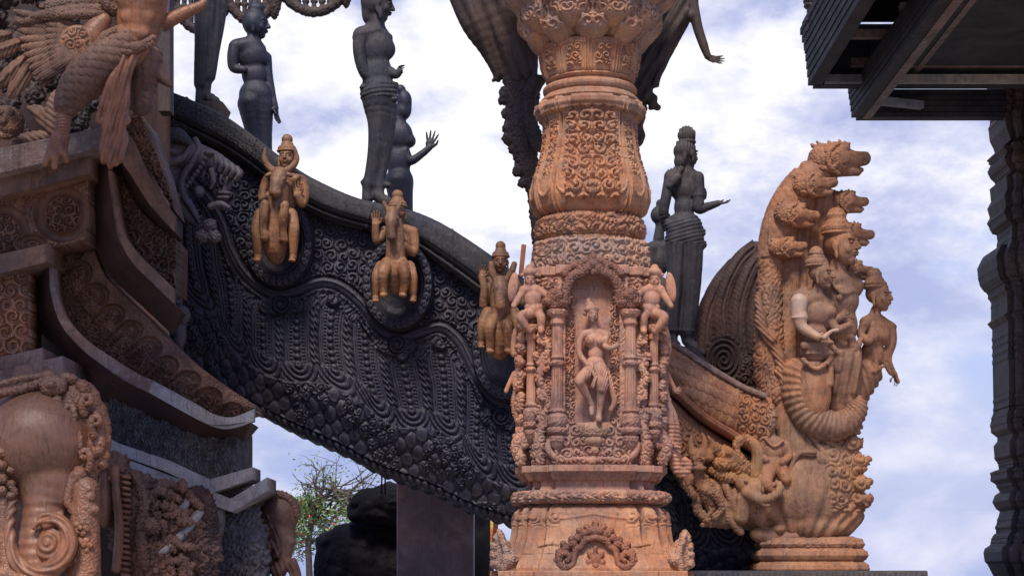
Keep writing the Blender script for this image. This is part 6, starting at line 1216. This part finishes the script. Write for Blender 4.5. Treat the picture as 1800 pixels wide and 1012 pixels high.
# ================================================================== carvings hanging behind the pillar, post, rocks, tree, ground
p = chain([(800, -70, 0, 32), (822, -10, 4, 32), (842, 40, 6, 30), (862, 90, 4, 20), (874, 128, 2, 11), (868, 142, 2, 4)]) + chain([(870, -60, 0, 60), (890, 20, 0, 50), (905, 90, 0, 38), (918, 150, 0, 30), (918, 220, 0, 27), (925, 280, 0, 20), (938, 330, 0, 13), (946, 420, 0, 10), (950, 470, 0, 8)])
for (x, y, r) in ((893, 165, 13), (884, 178, 7), (894, 200, 10), (898, 225, 12), (896, 244, 11), (905, 262, 9), (912, 300, 10), (920, 322, 8), (942, 352, 7), (944, 385, 7), (945, 420, 6)): p += [ell(x, y, 4, r * 1.2, r, r, -20)]
p += chain([(945, 150, 30, 12), (930, 175, 34, 12), (930, 220, 34, 12), (946, 262, 30, 12)])
o = sculpture('hanging_figure', 10.75, p, M['deep'], None, vox=1.7, k=6, disp=lambda x, y, o, n: 2.2 * np.sin((x * .5 - y * .22) * .45) * (y < 150) + 2.5 * flames(x, y, 15, 3) * (y >= 140), base=(900, 470))
prop(o, 'black carved bracket of billowing drapery sweeping down left of the pillar top', 'carving')
p = chain([(1180, -60, 0, 34), (1165, 0, 0, 28), (1150, 60, 0, 24), (1138, 110, 0, 20), (1130, 150, 4, 15), (1140, 172, 8, 12), (1150, 184, 8, 7)]) + chain([(1210, -60, 0, 26), (1200, 10, 4, 24), (1178, 60, 6, 20), (1160, 110, 6, 12), (1152, 150, 6, 8)]) + chain([(1120, 100, 0, 18), (1122, 180, 0, 12), (1124, 250, 0, 8)]) + [ell(1150, 190, 8, 10, 7, 8), ell(1128, 190, 0, 10, 8, 8), ell(1125, 245, 0, 7, 8, 8)]
p += chain([(1215, -50, 10, 20), (1214, 0, 14, 12), (1224, 50, 16, 9), (1234, 82, 18, 8), (1242, 104, 18, 6)]) + chain([(1206, 30, 20, 8), (1210, 34, 20, 9)])
o = sculpture('hanging_figure', 10.75, p + [('c', (1240, 100, 18), 6, (1246, 108, 18), 5, 1)] + hand((1244, 106, 18), (1, .25, 0), (0, -.6, 1), 30, .3, .2), M['deep'], None, vox=1.4, k=5, disp=lambda x, y, o, n: 2.0 * np.sin((x * .8 + y * .5) * .4) * sst(1214, 1200, x), base=(1150, 190))
prop(o, 'black carved flying figure reaching one open hand down, right of the pillar capital', 'statue')
# pierced valance hanging at the top
vd = 12.9
p = []
for (x0, x1, yb) in ((298, 398, 52), (392, 492, 38), (492, 612, 22)):
    for t0, t1 in zip(np.linspace(0, 1, 13)[:-1], np.linspace(0, 1, 13)[1:]):
        f = lambda t: (lerp(x0, x1, t), -18 + (yb + 18) * sin(t * pi) ** .75 * 1.0, 0, 8)
        p += chain([f(t0), f(t1)], 2)
    for t in np.linspace(.14, .86, 7): p += chain([(lerp(x0, x1, t), -30, 0, 4), (lerp(x0, x1, t), -16 + (yb + 16) * sin(t * pi) ** .75, 0, 4)], 1) + [ell(lerp(x0, x1, t), -4 + yb * .3, 0, 6, 5, 5, 0, 1)]
for x, y in ((300, 48), (394, 30), (482, 33), (608, 13)): p += chain([(x, -30, 0, 16), (x, y - 20, 0, 11), (x, y - 4, 0, 5), (x + 1, y, 0, 1)])
p += chain([(290, -22, 0, 14), (625, -26, 0, 14)])
o = sculpture('hanging_valance', vd, p, M['deep'], None, vox=1.3, k=2, disp=lambda x, y, o, n: 1.2 * flames(x, y, 9, 3), base=(460, 0)); prop(o, 'pierced dark scalloped valance hanging at the top edge above the silhouetted women', 'valance')
# square post under the flank
PoD = 12.9
c0 = W(697, 1030, PoD); c1 = W(832, 830, PoD)
nz, nx = 60, 24; V = []
mb = MB(); ch = .012; x0_, x1_ = c0[0], c1[0]; ring4 = lambda z: [(x0_ + ch, PoD, z), (x1_ - ch, PoD, z), (x1_, PoD + ch, z), (x1_, PoD + .5, z), (x0_, PoD + .5, z), (x0_, PoD + ch, z)]
mb.prism(ring4(0.0), ring4(c1[2] + .35)); prop(mb.build('square_post', M['post']), 'square worn purplish brown post holding up the black flank', 'post')
mb = MB(); mb.box((W(872, 0, 13.6)[0], 13.6, 2.0), (.035, .035, 4.0), ry=.10); prop(mb.build('pole', M['pillar_dark']), 'thin leaning pole in the gap between the square post and the pillar', 'pole')
def rock(name, pts, d, lab, dd):
    p = [ell(x, y, o, a, b, c, an) for (x, y, o, a, b, c, an) in pts]
    o = sculpture(name, d, p, M['rock'], None, vox=2.0, k=5, disp=lambda x, y, o, n: 22 * np.abs(vnoise(x + o, y, 46, 3, 2) - .5) + 9 * np.abs(vnoise(x, y + o, 19, 5, 3) - .5) - 6, base=(pts[0][0], dd)); return prop(o, lab, 'rock')
m = wood('black_rock', (.012, .011, .015), (.02, .018, .024), (.035, .032, .04), rough=.85, bump=.6, spec=.15); M['rock'] = m
rock('boulder', [(625, 985, 0, 72, 70, 60, 0), (600, 950, 0, 46, 26, 50, -8), (670, 960, 0, 50, 50, 50, 0), (700, 1000, 0, 60, 60, 60, 0), (580, 1010, 0, 30, 50, 40, 0)], 14.2, 'large black rock at the bottom, lying under the smaller overhanging rock', 1016)
rock('boulder', [(652, 885, 0, 42, 30, 40, -14), (630, 900, 0, 24, 20, 30, 0), (690, 880, 0, 46, 32, 50, 0), (665, 905, 0, 40, 16, 40, 10)], 14.0, 'smaller black rock jutting left, on top of the large black rock', 930)
for x in (671, 677):
    mb = MB(); a = W(x, 815, 13.5); b = W(x, 868, 13.5); mb.tube([(a[0], 13.5, a[2]), (b[0], 13.5, b[2])], .006, 6); o = mb.build('rope', M['rock'], smooth=True); prop(o, 'thin dark rope hanging straight from the scalloped edge of the flank', 'rope', 'pair of ropes under the flank')
# bit of tiled roof and a painted screen far off
rf = thing('pavilion_roof', 615, 800, 22, 'small far off slatted tan roof with a white gable, just under the scalloped edge', 'roof')
mb = MB(); q0 = ppt([(598, 778), (640, 790), (646, 797), (604, 795)], 22); q1 = ppt([(598, 778), (640, 790), (646, 797), (604, 795)], 22.8); mb.prism(q0, q1); mb.build('slats', M['naga'], rf)
mb = MB(); mb.prism(ppt([(587, 768), (593, 772), (600, 784), (588, 790)], 21.9), ppt([(587, 768), (593, 772), (600, 784), (588, 790)], 22.3)); mb.build('gable', M['beam'], rf)
def flat(name, c, rough=.6, emit=None):
    m_ = bpy.data.materials.new(name); m_.use_nodes = True; b_ = m_.node_tree.nodes['Principled BSDF']; t = m_.node_tree
    tc = N(t, 'ShaderNodeTexCoord'); n = N(t, 'ShaderNodeTexNoise', ins={'Scale': 14.0, 'Detail': 5.0}); t.links.new(tc.outputs['Object'], n.inputs['Vector'])
    r = ramp(t, [(.35, tuple(k * .7 for k in c)), (.65, tuple(min(1, k * 1.25) for k in c))]); t.links.new(n.outputs[0], r.inputs[0]); t.links.new(r.outputs[0], b_.inputs['Base Color']); b_.inputs['Roughness'].default_value = rough; return m_
M['orange'] = flat('orange_paint', (.75, .22, .05)); M['yellow'] = flat('yellow_paint', (.7, .55, .12)); M['greenp'] = flat('green_paint', (.15, .4, .15)); M['leaf'] = flat('leaf_green', (.10, .19, .035)); M['leafpale'] = flat('leaf_pale', (.24, .34, .13)); M['flower'] = flat('flame_red', (.75, .06, .03)); M['bark'] = flat('bark_grey', (.10, .075, .07), .9)
gs = thing('painted_screen', 862, 965, 15.5, 'small orange, yellow and green patchwork screen glimpsed left of the pillar base', 'screen')
rs = np.random.RandomState(5); mats = ['orange', 'yellow', 'greenp', 'orange']
cells = {m_: MB() for m_ in set(mats)}
for i in range(4):
    for j in range(9):
        c = W(853 + i * 5.6, 912 + j * 6, 15.5); m_ = MB(); m_.box((c[0], 15.5, c[2]), (.024, .03, .026)); m_.build('pane', M[mats[rs.randint(4)]], gs)
mb = MB(); c = W(862, 936, 15.53); mb.box((c[0], 15.56, c[2]), (.125, .03, .29)); mb.build('frame', M['pillar_dark'], gs)
mb = MB(); c = W(865, 970, 13.9); mb.box((W(842, 0, 14)[0], 14.2, 1.4), (.16, .3, 2.8)); prop(mb.build('timber_prop', M['rock']), 'upright black timber right of the square post', 'timber')
# dark ledge under the serpent
lg = thing('carved_ledge', 1400, 1016, ND, 'thin dark carved ledge under the serpent pedestal, bottom right', 'ledge')
def h_ledge(X, Y, a, w, v): return 2.5 * beads(X, Y - 1014, 9, 6) + 1 * (Y < 1007)
X = np.linspace(1175, 1612, 500)[None, :] + np.zeros((40, 1)); v = np.linspace(0, 1, 40)[:, None]; Y = 1003 + 40 * v + 0 * X; O = 80 + 6 * sst(0, .1, v) - 14 * sst(.3, .4, v) + 0 * X
relief('front_board', PXA(X, Y, O, ND), h_ledge(X, Y, 0, 0, v) * NS, M['rail'], lg, sides=1.1)
# the tree in the gap
def make_tree():
    d = 30.0; s = d / F
    tr = thing('tree', 543, 1016, d, 'sparse flame tree with bare branches, green leaves and red flowers, under the flank', 'tree')
    rs = np.random.RandomState(21); mb = MB(); lf = {'leaf': MB(), 'leafpale': MB(), 'flower': MB()}
    zb = W(543, 1016, d)
    def P(x, y, o=0): return np.array([(x - 900) * s, d - o * s, ZC + (HZ - y) * s])
    trunk = [np.array([zb[0], d, 0.0]), P(544, 1012), P(542, 960), P(546, 920), P(560, 880), P(585, 860)]
    mb.tube(trunk, [.10, .055, .05, .045, .035, .025], 8)
    ends = []
    def branch(p, v, L, r, dep):
        pts = [p]; q = p.copy(); vv = v / np.linalg.norm(v)
        n = 5
        for i in range(n):
            vv = vv + rs.randn(3) * .20 + np.array([0, 0, -.02]); vv /= np.linalg.norm(vv); q = q + vv * L / n; pts.append(q.copy())
            if dep > 0 and rs.rand() < .75:
                w = vv + rs.randn(3) * .65; branch(q.copy(), w, L * rs.uniform(.4, .65), r * (1 - i / n * .6) * .6, dep - 1)
        mb.tube(pts, np.linspace(r, r * .3, n + 1), 5); ends.append((q, dep)); ends.append((pts[3], dep))
    targets = [(620, 800), (540, 820), (690, 850), (560, 850), (650, 830), (530, 870), (600, 900), (520, 920), (640, 870), (700, 820), (515, 880), (580, 840)]
    for i, (tx_, ty_) in enumerate(targets + [(x + 12, y + 14) for x, y in targets]):
        st = trunk[3 + (i % 3)]; e = P(tx_, ty_, rs.randn() * 40); branch(st.copy(), e - st, np.linalg.norm(e - st) * 1.05, .026, 2)
    for (x, y) in ((530, 905), (512, 930), (560, 900), (585, 900), (505, 960), (560, 940), (535, 945), (520, 985), (600, 925)):
        st = trunk[2]; e = P(x, y, rs.randn() * 30); branch(st.copy(), e - st, np.linalg.norm(e - st), .012, 1)
    mb.build('trunk', M['bark'], tr, smooth=True)
    for q, dep in ends:
        yy = HZ - (q[2] - ZC) / s
        n = (1 if yy < 875 else 9)
        for i in range(n):
            c = q + rs.randn(3) * np.array([.10, .14, .06]); a = rs.rand() * 6.28; L = .022 + rs.rand() * .02; w = L * .35
            u = np.array([cos(a), rs.randn() * .5, sin(a) * .6]); u /= np.linalg.norm(u); t_ = np.cross(u, rs.randn(3)); t_ /= np.linalg.norm(t_) + 1e-9
            k_ = 'flower' if (rs.rand() < .03 and yy > 880) else ('leafpale' if rs.rand() < .4 else 'leaf')
            lf[k_].add([c - u * L, c - t_ * w, c + u * L, c + t_ * w], [(0, 1, 2, 3)])
    for k_, m_ in lf.items():
        if m_.n: prop(m_.build('foliage' if k_ != 'flower' else 'flowers', M[k_], tr), kind='stuff')
make_tree()
# platform, ground, sea
def slab_mat(name, c): return flat(name, c, .85)
mb = MB(); mb.box((-.3, 13.5, .77), (11.0, 9.4, 1.50)); o = mb.build('platform', slab_mat('platform_stone', (.30, .27, .25))); prop(o, kind='structure')
mb = MB(); mb.add([(-4000, -300, 0), (4000, -300, 0), (4000, 60, 0), (-4000, 60, 0)], [(0, 1, 2, 3)]); o = mb.build('ground', slab_mat('ground_paving', (.26, .23, .20))); prop(o, kind='structure')
mb = MB(); mb.add([(-6000, 60, -.3), (6000, 60, -.3), (6000, 6000, -.3), (-6000, 6000, -.3)], [(0, 1, 2, 3)]); 
sm_ = bpy.data.materials.new('sea_water'); sm_.use_nodes = True; b_ = sm_.node_tree.nodes['Principled BSDF']; b_.inputs['Base Color'].default_value = (.10, .16, .20, 1); b_.inputs['Roughness'].default_value = .12
nn_ = N(sm_.node_tree, 'ShaderNodeTexNoise', ins={'Scale': .8, 'Detail': 6.0}); bb_ = N(sm_.node_tree, 'ShaderNodeBump', ins={'Strength': .4}); tc_ = N(sm_.node_tree, 'ShaderNodeTexCoord'); sm_.node_tree.links.new(tc_.outputs['Object'], nn_.inputs['Vector']); sm_.node_tree.links.new(nn_.outputs[0], bb_.inputs['Height']); sm_.node_tree.links.new(bb_.outputs[0], b_.inputs['Normal'])
o = mb.build('sea', sm_); prop(o, kind='structure')
